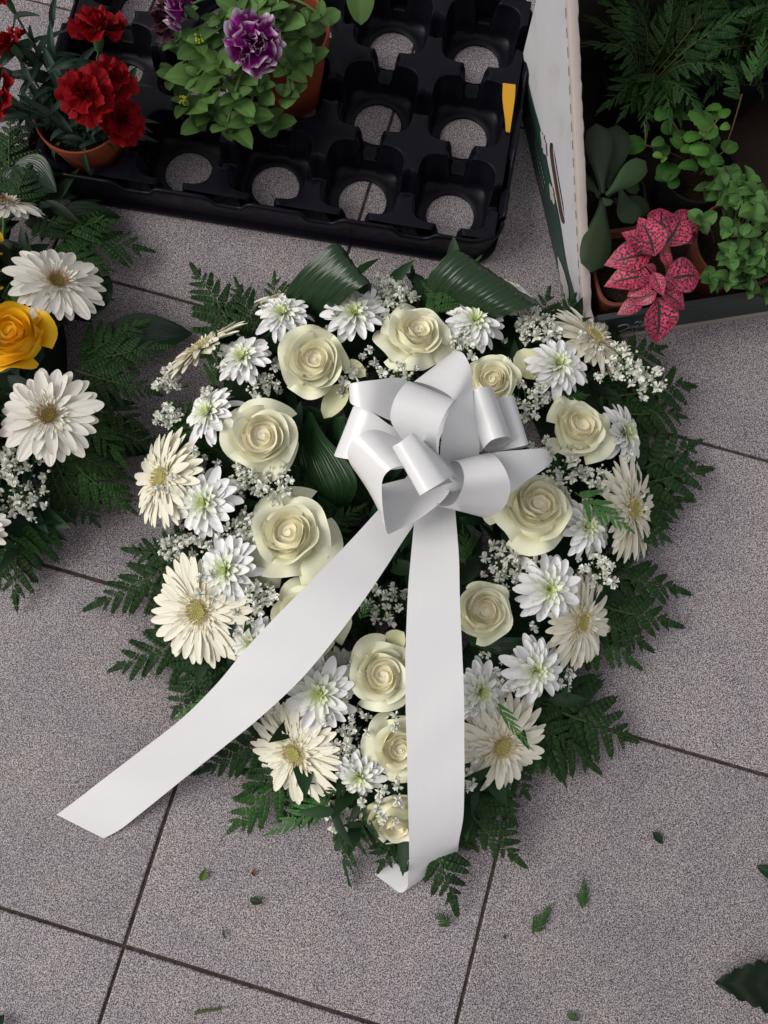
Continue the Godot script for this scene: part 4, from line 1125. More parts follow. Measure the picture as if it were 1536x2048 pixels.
# ---------------------------------------------------------------- the yellow and white arrangement at the left edge
func side_wreath() -> void:
	var w := root("yellow_rose_arrangement", "arrangement of yellow roses and white gerberas on fern at the left edge", "flower arrangement")
	rng.seed = 141
	var base := Sheets.new()
	base.lathe([Vector2(0.0, 0.06), Vector2(0.09, 0.056), Vector2(0.12, 0.035), Vector2(0.125, 0.0)], 24, lin(0.010, 0.020, 0.010), Transform3D(Basis().scaled(Vector3(1.0, 1.0, 1.45)), Vector3(-0.4796, 0, -0.1924)))
	put("foam_base", base.mesh(mats.plain), w)
	var fill := Sheets.new()
	for k in 320:
		var q := Vector3(-0.4316, 0.03, -0.1925) + Vector3(rng.randf_range(-0.10, 0.075), rng.randf_range(0.0, 0.04), rng.randf_range(-0.19, 0.19))
		var b := Basis(UP, rng.randf() * TAU) * Basis(Vector3(0, 0, 1), rng.randf_range(-0.2, 0.8)) * Basis(Vector3(1, 0, 0), rng.randf_range(-0.7, 0.7))
		fill.grid(blade(5, 3, rng.randf_range(0.12, 0.24), 0.3, 0.2), 3, PackedColorArray([tone(lin(0.010, 0.026, 0.011), rng.randf_range(0.6, 1.5))]), Transform3D(b.scaled_local(Vector3.ONE * rng.randf_range(0.025, 0.055)), q))
	put("filler_foliage", fill.mesh(mats.leaf), w).set_meta("kind", "stuff")
	for q in [
		[Vector3(-0.323, 0.06, -0.1863), Vector3(-0.2253, 0.05, -0.2104), 0.0], [Vector3(-0.3185, 0.07, -0.1768), Vector3(-0.2357, 0.05, -0.1572), 8.0], [Vector3(-0.3269, 0.06, -0.1698), Vector3(-0.2522, 0.04, -0.122), -6.0], [Vector3(-0.3358, 0.05, -0.168), Vector3(-0.2708, 0.04, -0.0838), 4.0], [Vector3(-0.3182, 0.06, -0.1919), Vector3(-0.254, 0.04, -0.2464), 0.0],
		[Vector3(-0.3711, 0.05, -0.3412), Vector3(-0.2639, 0.02, -0.3411), 0.0], [Vector3(-0.3642, 0.05, -0.3233), Vector3(-0.2963, 0.03, -0.3077), 10.0], [Vector3(-0.3652, 0.05, -0.3352), Vector3(-0.2977, 0.03, -0.3722), -10.0], [Vector3(-0.3821, 0.06, -0.3292), Vector3(-0.3352, 0.05, -0.3717), 0.0],
		[Vector3(-0.3355, 0.05, -0.0972), Vector3(-0.2633, 0.012, -0.0361), 0.0], [Vector3(-0.3397, 0.05, -0.0865), Vector3(-0.3022, 0.012, -0.0226), 10.0], [Vector3(-0.3444, 0.05, -0.0811), Vector3(-0.3291, 0.012, -0.028), -8.0], [Vector3(-0.3252, 0.05, -0.0972), Vector3(-0.2668, 0.025, -0.0714), 0.0], [Vector3(-0.3667, 0.04, -0.0517), Vector3(-0.3851, 0.01, 0.0655), 0.0], [Vector3(-0.3719, 0.05, -0.0443), Vector3(-0.3713, 0.01, 0.0331), 0.0], [Vector3(-0.382, 0.05, -0.0443), Vector3(-0.4027, 0.01, 0.0436), 0.0],
		[Vector3(-0.4065, 0.05, -0.3713), Vector3(-0.4355, 0.05, -0.4455), 0.0], [Vector3(-0.4057, 0.06, -0.3529), Vector3(-0.385, 0.06, -0.4261), 0.0], [Vector3(-0.3939, 0.06, -0.2823), Vector3(-0.4248, 0.07, -0.3231), 0.0], [Vector3(-0.3013, 0.05, -0.1242), Vector3(-0.237, 0.015, -0.1072), 0.0], [Vector3(-0.3211, 0.05, -0.253), Vector3(-0.3068, 0.03, -0.2986), 0.0]]:
		fern(w, q[0], q[1], q[2], "dark" if rng.randf() < 0.75 else "mid", rng.randf_range(0.9, 1.15))
	for q in [[Vector3(-0.401, 0.05, -0.3713), Vector3(-0.4081, 0.03, -0.4799)], [Vector3(-0.4119, 0.05, -0.3713), Vector3(-0.449, 0.04, -0.4785)], [Vector3(-0.3955, 0.05, -0.3714), Vector3(-0.3706, 0.03, -0.4413)], [Vector3(-0.4142, 0.05, -0.3958), Vector3(-0.4172, 0.05, -0.4902)], [Vector3(-0.4281, 0.05, -0.4267), Vector3(-0.3991, 0.04, -0.4918)]]:
		fern(w, q[0], q[1], 0.0, "dark", 1.2)
	fern(w, Vector3(-0.3922, 0.09, -0.2443), Vector3(-0.3532, 0.1, -0.253), 0.0, "light", 1.2)
	for q in [[Vector3(-0.306, 0.04, -0.2173), Vector3(-0.2137, 0.015, -0.2464), .26], [Vector3(-0.3662, 0.04, -0.3656), Vector3(-0.3006, 0.02, -0.386), .24], [Vector3(-0.3242, 0.04, -0.2462), Vector3(-0.3074, 0.03, -0.3077), .32], [Vector3(-0.3092, 0.04, -0.1109), Vector3(-0.2539, 0.012, -0.1053), .2], [Vector3(-0.3657, 0.04, -0.1), Vector3(-0.3169, 0.02, -0.0454), .25], [Vector3(-0.4063, 0.06, -0.4198), Vector3(-0.3601, 0.06, -0.3894), .42], [Vector3(-0.4131, 0.05, -0.3835), Vector3(-0.379, 0.06, -0.4199), .42]]:
		put("broad_leaf", leaf_mesh(q[2], 0.25, 0.08, 0.9, lin(0.011, 0.030, 0.014), mats.gloss_leaf, 0.05, 13, 0.02), w, along(q[0], q[1]))
	var yellow := make_rose("yellow_rose", "yellow_rose_petal", 171, 0.15, lin(0.82, 0.44, 0.012), lin(0.84, 0.50, 0.014), lin(0.80, 0.52, 0.02), mats.rose_petal)
	for q in [[Vector3(-0.3709, 0.085, -0.1965), 0.0383, 60, 8, 0], [Vector3(-0.4153, 0.08, -0.2492), 0.0343, 150, 20, 50], [Vector3(-0.4045, 0.08, -0.1144), 0.0324, 200, 20, 90], [Vector3(-0.4225, 0.075, -0.297), 0.0300, 120, 20, 40]]:
		stick(yellow, w, q[0], q[1], q[2], q[3], q[4])
	var white_g := make_gerbera("white_gerbera", "white_gerbera_petal", 181, mats.cream_petal, lin(0.80, 0.77, 0.70), lin(0.20, 0.17, 0.04), lin(0.46, 0.20, 0.04), 21, 0.12, 1.18)
	for q in [[Vector3(-0.3359, 0.09, -0.2633), 0.0488, 34, 28, 0], [Vector3(-0.3279, 0.098, -0.118), 0.0500, 330, 4, 60], [Vector3(-0.4035, 0.08, -0.3592), 0.0400, 70, 50, 20], [Vector3(-0.4047, 0.07, -0.0172), 0.0367, 240, 30, 100]]:
		stick(white_g, w, q[0], q[1], q[2], q[3], q[4])
	for q in [[Vector3(-0.369, 0.085, -0.077), 16, 0.0209, 15], [Vector3(-0.3581, 0.07, -0.045), 14, 0.0241, 12], [Vector3(-0.3769, 0.07, -0.0349), 8, 0.0174, 8]]:
		sprig(w, q[0], q[2], q[2] * 0.95, q[3], 600 + q[1] + int(q[3]))


# ---------------------------------------------------------------- pots of flowers standing in the tray
func pot_shape(r0: float, r1: float, h: float, col: Color, at: Vector3, lean := Vector3.ZERO) -> Sheets:
	var s := Sheets.new()
	var b := Basis(UP, 0.0)
	if lean.length() > 0.0: b = Basis(lean.normalized(), lean.length())
	s.lathe([Vector2(0.0, 0.0), Vector2(r0 - 0.003, 0.0), Vector2(r0, 0.002), Vector2(lerpf(r0, r1, 0.78), h * 0.80), Vector2(lerpf(r0, r1, 0.78) + 0.0025, h * 0.82), Vector2(r1 + 0.0005, h - 0.001), Vector2(r1, h), Vector2(r1 - 0.0015, h), Vector2(r1 - 0.003, h - 0.002), Vector2(r1 - 0.004, h - 0.016)], 40, col, Transform3D(b, at))
	return s

func soil_disc(r: float, at: Vector3, seed_: int, lean := Vector3.ZERO) -> Sheets:
	rng.seed = seed_
	var s := Sheets.new()
	var b := Basis(UP, 0.0)
	if lean.length() > 0.0: b = Basis(lean.normalized(), lean.length())
	var p := PackedVector3Array()
	for y in 8:
		for x in 25:
			var a := TAU * (x % 24) / 24
			var q := r * y / 7.0
			p.append(Vector3(cos(a) * q, (0.0 if y == 7 else 0.0025 * sin(a * 5.0 + y * 2.1) * (y / 7.0)), sin(a) * q))
	s.grid(p, 25, PackedColorArray([Color.WHITE]), Transform3D(b, at))
	return s

func frill_petal(half_deg: float, frill: float, cup: float, col: Color, edge: Color, edge_from: float) -> Array:
	# a fan-shaped petal with a toothed, wavy rim
	var nu := 13
	var nv := 7
	var p := PackedVector3Array(); var c := PackedColorArray()
	var ph := rng.randf() * TAU
	var ph2 := rng.randf() * TAU
	for y in nv:
		var v := float(y) / (nv - 1)
		for x in nu:
			var u := 2.0 * x / (nu - 1) - 1.0
			var a := u * deg_to_rad(half_deg) * (0.35 + 0.65 * v)
			var r := v * (1.0 - 0.16 * u * u)
			if y == nv - 1: r += 0.02 * (1.0 if x % 2 == 0 else -1.0) + 0.05 * sin(u * 9.0 + ph2)
			p.append(Vector3(cos(a) * r, cup * v * v + frill * v * v * (sin(u * 5.2 + ph) * 0.6 + sin(u * 11.0 + ph2) * 0.4), sin(a) * r))
			var e := smoothstep(edge_from, edge_from + 0.08, v + 0.08 * sin(u * 7.0 + ph))
			c.append(tone(col.lerp(edge, e), rng.randf_range(0.85, 1.1)))
	return [p, c, nu]

func make_frilled(called: String, petal_name: String, seed_: int, m: Material, col: Color, edge: Color, edge_from: float, frill: float) -> MeshInstance3D:
	rng.seed = seed_
	var core := Sheets.new()
	core.lathe([Vector2(0.0, -0.75), Vector2(0.12, -0.7), Vector2(0.20, -0.35), Vector2(0.20, -0.05), Vector2(0.05, 0.0)], 10, lin(0.06, 0.12, 0.05))
	for k in 8:
		var g := frill_petal(50, frill, 0.45, col, edge, edge_from)
		core.grid(g[0], g[2], g[1], Transform3D((Basis(UP, k * 2.39996) * Basis(Vector3(0, 0, 1), rng.randf_range(0.55, 1.1))).scaled_local(Vector3.ONE * rng.randf_range(0.40, 0.58)), Vector3(0, 0.05, 0)))
	var o := MeshInstance3D.new()
	o.name = called
	o.set_meta("kind_name", called)
	o.mesh = core.mesh(m)
	var kinds_ := []
	for k in 4:
		var g := frill_petal(44, frill, 0.12, col, edge, edge_from)
		var s := Sheets.new()
		s.grid(g[0], g[2], g[1])
		kinds_.append(s.mesh(m))
	for ring in 2:
		for k in 6 - ring:
			var b := Basis(UP, TAU * (k + 0.5 * ring + rng.randf_range(-0.25, 0.25)) / (6 - ring)) * Basis(Vector3(0, 0, 1), [0.02, 0.38][ring] + rng.randf_range(-0.18, 0.12)) * Basis(Vector3(1, 0, 0), rng.randf_range(-0.3, 0.3))
			put(petal_name, kinds_[rng.randi() % 4], o, Transform3D(b.scaled_local(Vector3.ONE * [1.0, 0.78][ring] * rng.randf_range(0.88, 1.06)), Vector3(0, 0.02 + 0.03 * ring, 0)))
	return o

func stem_to(s: Sheets, a: Vector3, b: Vector3, r: float, col: Color, sag := 0.01) -> void:
	var p := PackedVector3Array()
	for k in 6:
		var f := k / 5.0
		p.append(a.lerp(b, f) + Vector3(0, sag * sin(f * PI), 0))
	s.tube(p, r, r * 0.75, 5, col)

func potted_flowers() -> void:
	var clay := lin(0.26, 0.060, 0.025)
	# red carnations
	var at := Vector3(-0.3335, 0.006, -0.4706)
	var o := root("carnation_pot", "terracotta pot of dark red carnations standing in the tray's left end", "potted plant", "", at)
	var w := Node3D.new()
	put("pot", pot_shape(0.034, 0.0485, 0.072, clay, Vector3.ZERO).mesh(mats.terracotta), o)
	put("soil", soil_disc(0.0448, Vector3(0, 0.060, 0), 31).mesh(mats.soil), o)
	w.free()
	rng.seed = 201
	var blue := lin(0.026, 0.050, 0.036)
	var ls := []
	for k in 5: ls.append(leaf_mesh(rng.randf_range(0.075, 0.115), 0.6, [0.25, 0.1, 0.4, -0.05, 0.6][k], 0.6, tone(blue, rng.randf_range(0.7, 1.3)), mats.leaf, rng.randf_range(0.0, 0.2), 11))
	var stems := Sheets.new()
	var heads := [[Vector3(-0.2846, 0.165, -0.4956), 0.0291, 60, 25], [Vector3(-0.2949, 0.15, -0.4332), 0.0288, 250, 22], [Vector3(-0.2732, 0.145, -0.4542), 0.0245, 20, 25], [Vector3(-0.2745, 0.115, -0.4338), 0.0257, 320, 40], [Vector3(-0.3901, 0.135, -0.4472), 0.0259, 200, 30], [Vector3(-0.3826, 0.14, -0.5003), 0.0213, 150, 40], [Vector3(-0.3846, 0.15, -0.5444), 0.0175, 120, 40]]
	var crown := Vector3(-0.3295, 0.075, -0.4555)
	var flower := make_frilled("carnation", "carnation_petal", 211, mats.red_petal, lin(0.21, 0.003, 0.005), lin(0.24, 0.005, 0.008), 0.9, 0.20)
	for h in heads:
		stem_to(stems, crown - at + Vector3(rng.randf_range(-0.015, 0.015), -0.02, rng.randf_range(-0.015, 0.015)), h[0] - at - UP * 0.012, 0.0016, lin(0.05, 0.09, 0.05))
		copy_of(flower, o, facing(h[0] - at, h[1], h[2], h[3], rng.randf() * 360.0))
	for k in 200:
		var f := rng.randf()
		var h: Vector3 = heads[rng.randi() % heads.size()][0] - at
		var q := (crown - at).lerp(h, f * 0.75) + Vector3(rng.randf_range(-0.035, 0.02), rng.randf_range(-0.02, 0.0), rng.randf_range(-0.02, 0.02))
		var a := rng.randf() * TAU
		var d := Vector3(cos(a), rng.randf_range(-0.35, 0.75), sin(a)).normalized()
		var lf := rng.randf_range(0.030, 0.062)
		if (q + d * lf).z > crown.z - at.z + 0.022: continue
		put("leaf", ls[rng.randi() % 5], o, along(q, q + d * lf, rng.randf_range(-30, 30)))
	for q in [[Vector3(-0.3356, 0.078, -0.4439), Vector3(-0.3487, 0.062, -0.436)], [Vector3(-0.3244, 0.08, -0.4333), Vector3(-0.3285, 0.058, -0.402)], [Vector3(-0.3525, 0.075, -0.4369), Vector3(-0.3724, 0.05, -0.424)], [Vector3(-0.2883, 0.085, -0.5007), Vector3(-0.2559, 0.07, -0.5085)], [Vector3(-0.2931, 0.08, -0.4489), Vector3(-0.2706, 0.06, -0.4443)], [Vector3(-0.3835, 0.09, -0.4957), Vector3(-0.4062, 0.06, -0.4792)], [Vector3(-0.3237, 0.12, -0.4948), Vector3(-0.3377, 0.1, -0.4754)], [Vector3(-0.3737, 0.1, -0.4934), Vector3(-0.386, 0.11, -0.4727)], [Vector3(-0.3695, 0.13, -0.5337), Vector3(-0.3726, 0.1, -0.512)], [Vector3(-0.2865, 0.08, -0.4477), Vector3(-0.2599, 0.07, -0.4518)]]:
		put("leaf", ls[rng.randi() % 5], o, along(q[0] - at, q[1] - at, 0.0))
	put("stems", stems.mesh(mats.leaf), o)
	# purple and white petunias
	at = Vector3(-0.1129, 0.012, -0.5535)
	o = root("petunia_pot", "terracotta pot of petunias with purple white-edged blooms and pale green leaves", "potted plant", "", at)
	put("pot", pot_shape(0.038, 0.054, 0.098, lin(0.22, 0.040, 0.017), Vector3.ZERO).mesh(mats.terracotta), o)
	put("soil", soil_disc(0.050, Vector3(0, 0.082, 0), 32).mesh(mats.soil), o)
	rng.seed = 221
	crown = Vector3(-0.1234, 0.11, -0.5741)
	var gl := lin(0.082, 0.165, 0.042)
	ls = []
	for k in 5: ls.append(leaf_mesh(rng.randf_range(0.28, 0.40), rng.randf_range(0.1, 0.4), rng.randf_range(0.0, 0.35), 0.52, tone(gl, [0.8, 1.0, 1.2, 0.65, 1.1][k]), mats.soft_leaf, rng.randf_range(0.0, 0.12), 9))
	stems = Sheets.new()
	var n := 0
	for q in [[Vector3(-0.2178, 0.13, -0.514), 24], [Vector3(-0.2214, 0.12, -0.4837), 26], [Vector3(-0.2107, 0.11, -0.4603), 30], [Vector3(-0.1882, 0.1, -0.4614), 30], [Vector3(-0.1515, 0.14, -0.4467), 30], [Vector3(-0.1663, 0.1, -0.4434), 38], [Vector3(-0.1982, 0.09, -0.4571), 32], [Vector3(-0.1392, 0.12, -0.4397), 28], [Vector3(-0.1241, 0.1, -0.4498), 34], [Vector3(-0.1656, 0.15, -0.4699), 40], [Vector3(-0.1843, 0.16, -0.4897), 34], [Vector3(-0.163, 0.17, -0.5036), 34], [Vector3(-0.1417, 0.18, -0.5057), 38], [Vector3(-0.1039, 0.17, -0.51), 30], [Vector3(-0.0849, 0.16, -0.5022), 30], [Vector3(-0.0805, 0.14, -0.4912), 28], [Vector3(-0.1005, 0.13, -0.491), 28], [Vector3(-0.1072, 0.16, -0.4904), 30], [Vector3(-0.1794, 0.13, -0.4636), 34], [Vector3(-0.1281, 0.13, -0.464), 28], [Vector3(-0.1175, 0.18, -0.5116), 36], [Vector3(-0.1928, 0.13, -0.4753), 34], [Vector3(-0.066, 0.15, -0.5297), 30], [Vector3(-0.2088, 0.15, -0.5342), 26], [Vector3(-0.1526, 0.14, -0.4788), 34], [Vector3(-0.0984, 0.12, -0.4668), 24]]:
		var top: Vector3 = q[0] - at
		stem_to(stems, crown - at + Vector3(rng.randf_range(-0.02, 0.02), -0.015, rng.randf_range(-0.02, 0.02)), top, 0.0017, lin(0.11, 0.19, 0.06), 0.02)
		var off := rng.randf() * TAU
		var size: float = q[1] * 0.00054
		for k in 6:
			var a := off + k * 2.39996
			var d := Vector3(cos(a), rng.randf_range(0.05, 0.7) - 0.05 * k, sin(a)).normalized()
			put("leaf", ls[rng.randi() % 5], o, along(top - Vector3(0, 0.0025 * k, 0), top + d * size * lerpf(0.55, 1.2, k / 5.0) * 1.3, rng.randf_range(-25, 25)))
		n += 1
		if n % 8 == 3:
			var bud := Sheets.new()
			for k in 14: bud.ball(top + Vector3(rng.randf_range(-1, 1), rng.randf_range(0, 1), rng.randf_range(-1, 1)) * 0.004, 0.0017, lin(0.40, 0.42, 0.05), 5, 3)
			put("flower_bud", bud.mesh(mats.soft_leaf), o)
	for q in [[Vector3(-0.1314, 0.105, -0.4518), Vector3(-0.115, 0.085, -0.439), 0.5], [Vector3(-0.1666, 0.1, -0.4525), Vector3(-0.1659, 0.08, -0.4351), 0.36], [Vector3(-0.2039, 0.1, -0.4552), Vector3(-0.1923, 0.085, -0.4445), 0.36], [Vector3(-0.1532, 0.1, -0.4465), Vector3(-0.1498, 0.08, -0.4389), 0.2], [Vector3(-0.0261, 0.11, -0.6071), Vector3(-0.025, 0.1, -0.5681), 0.38]]:
		put("leaf", leaf_mesh(q[2], 0.15, 0.1, 0.6, tone(gl, 0.7), mats.soft_leaf, 0.05, 11), o, along(q[0] - at, q[1] - at))
	put("stems", stems.mesh(mats.soft_leaf), o)
	var pet := make_frilled("petunia", "petunia_petal", 231, mats.soft_leaf, lin(0.22, 0.008, 0.17), lin(0.66, 0.56, 0.66), 0.91, 0.5)
	copy_of(pet, o, facing(Vector3(-0.1272, 0.178, -0.4691) - at, 0.0297, 300, 38, 20)).set_meta("label", "open purple petunia with white edges")
	copy_of(pet, o, facing(Vector3(-0.1963, 0.18, -0.5097) - at, 0.0229, 150, 60, 80))
	var dead := make_frilled("petunia", "petunia_petal", 233, mats.soft_leaf, lin(0.035, 0.006, 0.016), lin(0.06, 0.02, 0.03), 0.95, 0.35)
	copy_of(dead, o, facing(Vector3(-0.2192, 0.16, -0.5115) - at, 0.0207, 200, 60, 0)).set_meta("label", "wilted dark maroon petunia")


# ---------------------------------------------------------------- plants in the cardboard crate
func square_pot(half: float, h: float, col: Color) -> Sheets:
	var s := Sheets.new()
	var p := PackedVector3Array()
	for q in [[0.80, 0.0], [0.86, 0.003], [0.97, h * 0.85], [1.03, h * 0.86], [1.05, h - 0.001], [1.04, h], [0.97, h], [0.95, h - 0.002], [0.90, h - 0.016]]:
		for k in 49:
			var a := TAU * k / 48
			var r: float = half * q[0] * pow(pow(absf(cos(a)), 5.0) + pow(absf(sin(a)), 5.0), -0.2)
			p.append(Vector3(cos(a) * r, q[1], sin(a) * r))
	s.grid(p, 49, PackedColorArray([col]), Transform3D(Basis(UP, 0.167)), true)
	return s

func pink_leaf_image() -> Image:
	rng.seed = 301
	var img := Image.create(96, 128, false, Image.FORMAT_RGB8)
	var f := FastNoiseLite.new()
	f.frequency = 0.055; f.seed = 9; f.fractal_octaves = 2
	for y in 128:
		for x in 96:
			var u := absf(x / 95.0 * 2.0 - 1.0)
			var v := y / 127.0
			var pink := Color(0.85, 0.26, 0.45).lerp(Color(0.66, 0.13, 0.26), clampf(f.get_noise_2d(x * 0.6 + 200, y * 0.6) + 0.3, 0, 1))
			var vein := absf(fmod(v * 7.0 - u * 1.3 + 7.0, 1.0) - 0.5) * 2.0
			var spot := f.get_noise_2d(x * 2.0, y * 2.0) + 0.30 * smoothstep(0.35, 0.95, vein) + 0.16 * f.get_noise_2d(x * 5.0 + 90, y * 5.0)
			var k := 0.0
			if u < 0.055 + 0.06 * (1.0 - v): k = 0.92
			elif u > 0.08: k = 0.92 * smoothstep(0.15, 0.28, spot)
			if u > 0.94: k = 0.6
			var c := pink.lerp(Color(0.11, 0.15, 0.09), k)
			img.set_pixel(x, y, c)
	return img

func crate_plants() -> void:
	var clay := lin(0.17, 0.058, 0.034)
	var black := lin(0.012, 0.012, 0.013)
	var o: Node3D
	var at: Vector3
	# pink-leaved plant
	at = Vector3(0.2694, 0.055, -0.3026)
	at.y = 0.0065
	o = root("pink_leaf_plant", "plant with pink leaves spotted dark green, in a terracotta pot at the crate's front corner", "potted plant", "", at)
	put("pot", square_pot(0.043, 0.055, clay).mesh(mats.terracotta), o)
	put("soil", soil_disc(0.041, Vector3(0, 0.043, 0), 41).mesh(mats.soil), o)
	var pm := StandardMaterial3D.new()
	var im := pink_leaf_image()
	im.generate_mipmaps()
	pm.albedo_texture = ImageTexture.create_from_image(im)
	pm.roughness = 0.5
	pm.cull_mode = BaseMaterial3D.CULL_DISABLED
	pm.backlight_enabled = true
	pm.backlight = Color(0.08, 0.02, 0.02)
	rng.seed = 303
	var ls := []
	for k in 4:
		var s := Sheets.new()
		s.grid(blade(13, 9, [0.36, 0.32, 0.40, 0.30][k], [0.25, 0.12, 0.3, 0.2][k], [0.12, 0.3, 0.2, 0.0][k], 1.05, 0.06), 9, PackedColorArray([Color.WHITE]))
		ls.append(s.mesh(pm))
	var st := Sheets.new()
	var tops := [Vector3(0.2702, 0.125, -0.2831), Vector3(0.2704, 0.12, -0.2468)]
	for t in tops: stem_to(st, Vector3(0.0, 0.04, 0.0), t - at, 0.0018, lin(0.12, 0.09, 0.04))
	put("stems", st.mesh(mats.leaf), o)
	for q in [[Vector3(0.2695, 0.122, -0.2783), Vector3(0.255, 0.135, -0.3152), 2], [Vector3(0.2837, 0.115, -0.2934), Vector3(0.3071, 0.12, -0.3306), 2], [Vector3(0.2739, 0.115, -0.2845), Vector3(0.2421, 0.115, -0.311), 0], [Vector3(0.2705, 0.112, -0.2862), Vector3(0.2249, 0.105, -0.2799), 0], [Vector3(0.2805, 0.11, -0.3086), Vector3(0.2908, 0.105, -0.3528), 1], [Vector3(0.3013, 0.1, -0.3147), Vector3(0.3293, 0.1, -0.3505), 1], [Vector3(0.2781, 0.118, -0.2872), Vector3(0.289, 0.11, -0.2708), 3], [Vector3(0.3004, 0.095, -0.312), Vector3(0.3356, 0.09, -0.3325), 1],
		[Vector3(0.2682, 0.112, -0.2603), Vector3(0.2237, 0.105, -0.26), 2], [Vector3(0.2812, 0.112, -0.2576), Vector3(0.3253, 0.108, -0.2682), 2], [Vector3(0.2757, 0.118, -0.2544), Vector3(0.2993, 0.112, -0.2495), 1], [Vector3(0.2662, 0.118, -0.2543), Vector3(0.2436, 0.112, -0.24), 0], [Vector3(0.2702, 0.118, -0.2409), Vector3(0.2505, 0.108, -0.2334), 1], [Vector3(0.2765, 0.114, -0.2446), Vector3(0.3055, 0.104, -0.2307), 0], [Vector3(0.2744, 0.11, -0.2379), Vector3(0.2822, 0.085, -0.1996), 2], [Vector3(0.2688, 0.09, -0.2469), Vector3(0.2438, 0.075, -0.2373), 3], [Vector3(0.2654, 0.124, -0.2592), Vector3(0.2748, 0.122, -0.2351), 3], [Vector3(0.2705, 0.12, -0.2614), Vector3(0.2562, 0.13, -0.264), 3]]:
		put("pink_leaf", ls[q[2]], o, along(q[0] - at, q[1] - at, rng.randf_range(-14, 14)))
	# jade plant
	at = Vector3(0.2488, 0.05, -0.3924)
	at.y = 0.0065
	o = root("jade_plant", "jade plant with thick grey-green paddle leaves, against the crate's left wall", "potted plant", "", at)
	put("pot", pot_shape(0.034, 0.043, 0.05, black, Vector3.ZERO).mesh(mats.black_plastic), o)
	put("soil", soil_disc(0.039, Vector3(0, 0.040, 0), 42).mesh(mats.soil), o)
	rng.seed = 305
	for q in [[Vector3(0.2285, 0.1, -0.3615), Vector3(0.2199, 0.12, -0.4301), 0.21, 0.0], [Vector3(0.2358, 0.09, -0.3729), Vector3(0.2499, 0.1, -0.4436), 0.24, 0.0], [Vector3(0.2287, 0.11, -0.3525), Vector3(0.2671, 0.125, -0.3826), 0.24, 10.0], [Vector3(0.2258, 0.1, -0.3603), Vector3(0.2039, 0.1, -0.3824), 0.26, 0.0], [Vector3(0.2287, 0.1, -0.3545), Vector3(0.2161, 0.085, -0.2802), 0.22, 0.0], [Vector3(0.2526, 0.085, -0.3764), Vector3(0.2639, 0.085, -0.3363), 0.34, 0.0], [Vector3(0.2472, 0.075, -0.371), Vector3(0.2891, 0.07, -0.3625), 0.3, 0.0], [Vector3(0.22, 0.125, -0.3403), Vector3(0.2272, 0.128, -0.3306), 0.4, 0.0], [Vector3(0.2191, 0.12, -0.3436), Vector3(0.2112, 0.13, -0.3425), 0.4, 0.0], [Vector3(0.2521, 0.07, -0.3986), Vector3(0.2818, 0.065, -0.39), 0.3, 0.0]]:
		var s := Sheets.new()
		var up_p := PackedVector3Array()
		var dn_p := PackedVector3Array()
		for y in 11:
			var v := y / 10.0
			var hw: float = q[2] * lerpf(0.22, 1.0, smoothstep(0.0, 0.72, v)) * sqrt(maxf(0.0, 1.0 - pow(v, 7.0)))
			for x in 7:
				var u := x / 3.0 - 1.0
				var th := 0.055 * sqrt(maxf(0.0, 1.0 - u * u)) * (1.0 - pow(v, 8.0))
				up_p.append(Vector3(v, th + 0.04 * sin(v * PI), u * hw))
				dn_p.append(Vector3(v, -th + 0.04 * sin(v * PI), -u * hw))
		var jc := tone(lin(0.022, 0.038, 0.018), rng.randf_range(0.8, 1.25))
		s.grid(up_p, 7, PackedColorArray([jc])); s.grid(dn_p, 7, PackedColorArray([jc]))
		put("jade_leaf", s.mesh(mats.leaf), o, along(q[0] - at, q[1] - at, q[3]))
	var js := Sheets.new()
	stem_to(js, Vector3(0, 0.035, 0), Vector3(0.2223, 0.12, -0.3459) - at, 0.004, lin(0.07, 0.07, 0.04), 0.0)
	put("stem", js.mesh(mats.leaf), o)
	# creeping fig
	at = Vector3(0.3495, 0.06, -0.4155)
	at.y = 0.0065
	o = root("creeping_fig", "small trailing fig with round puckered green leaves, behind the pink-leaved plant", "potted plant", "", at)
	put("pot", pot_shape(0.034, 0.042, 0.06, black, Vector3.ZERO).mesh(mats.black_plastic), o)
	put("soil", soil_disc(0.038, Vector3(0, 0.048, 0), 43).mesh(mats.soil), o)
	rng.seed = 307
	ls = []
	for k in 4: ls.append(leaf_mesh([0.44, 0.40, 0.46, 0.38][k], [0.1, 0.25, -0.1, 0.2][k], 0.16, 0.55, [lin(0.045, 0.120, 0.022), lin(0.030, 0.085, 0.018), lin(0.060, 0.150, 0.028), lin(0.085, 0.17, 0.035)][k], mats.leaf, 0.10, 11, 0.10))
	st = Sheets.new()
	var vine := lin(0.10, 0.075, 0.045)
	for q in [[Vector3(0.3596, 0.15, -0.4409), Vector3(0.3675, 0.09, -0.4217)], [Vector3(0.3675, 0.09, -0.4217), Vector3(0.3521, 0.06, -0.4124)], [Vector3(0.3423, 0.13, -0.4268), Vector3(0.3345, 0.11, -0.4186)], [Vector3(0.3345, 0.11, -0.4186), Vector3(0.3467, 0.06, -0.4154)], [Vector3(0.2741, 0.11, -0.439), Vector3(0.2773, 0.1, -0.4197)], [Vector3(0.2773, 0.1, -0.4197), Vector3(0.3475, 0.06, -0.4248)], [Vector3(0.2978, 0.12, -0.4372), Vector3(0.3498, 0.06, -0.4186)]]:
		stem_to(st, q[0] - at, q[1] - at, 0.0009, vine, 0.003)
	put("vines", st.mesh(mats.plain), o)
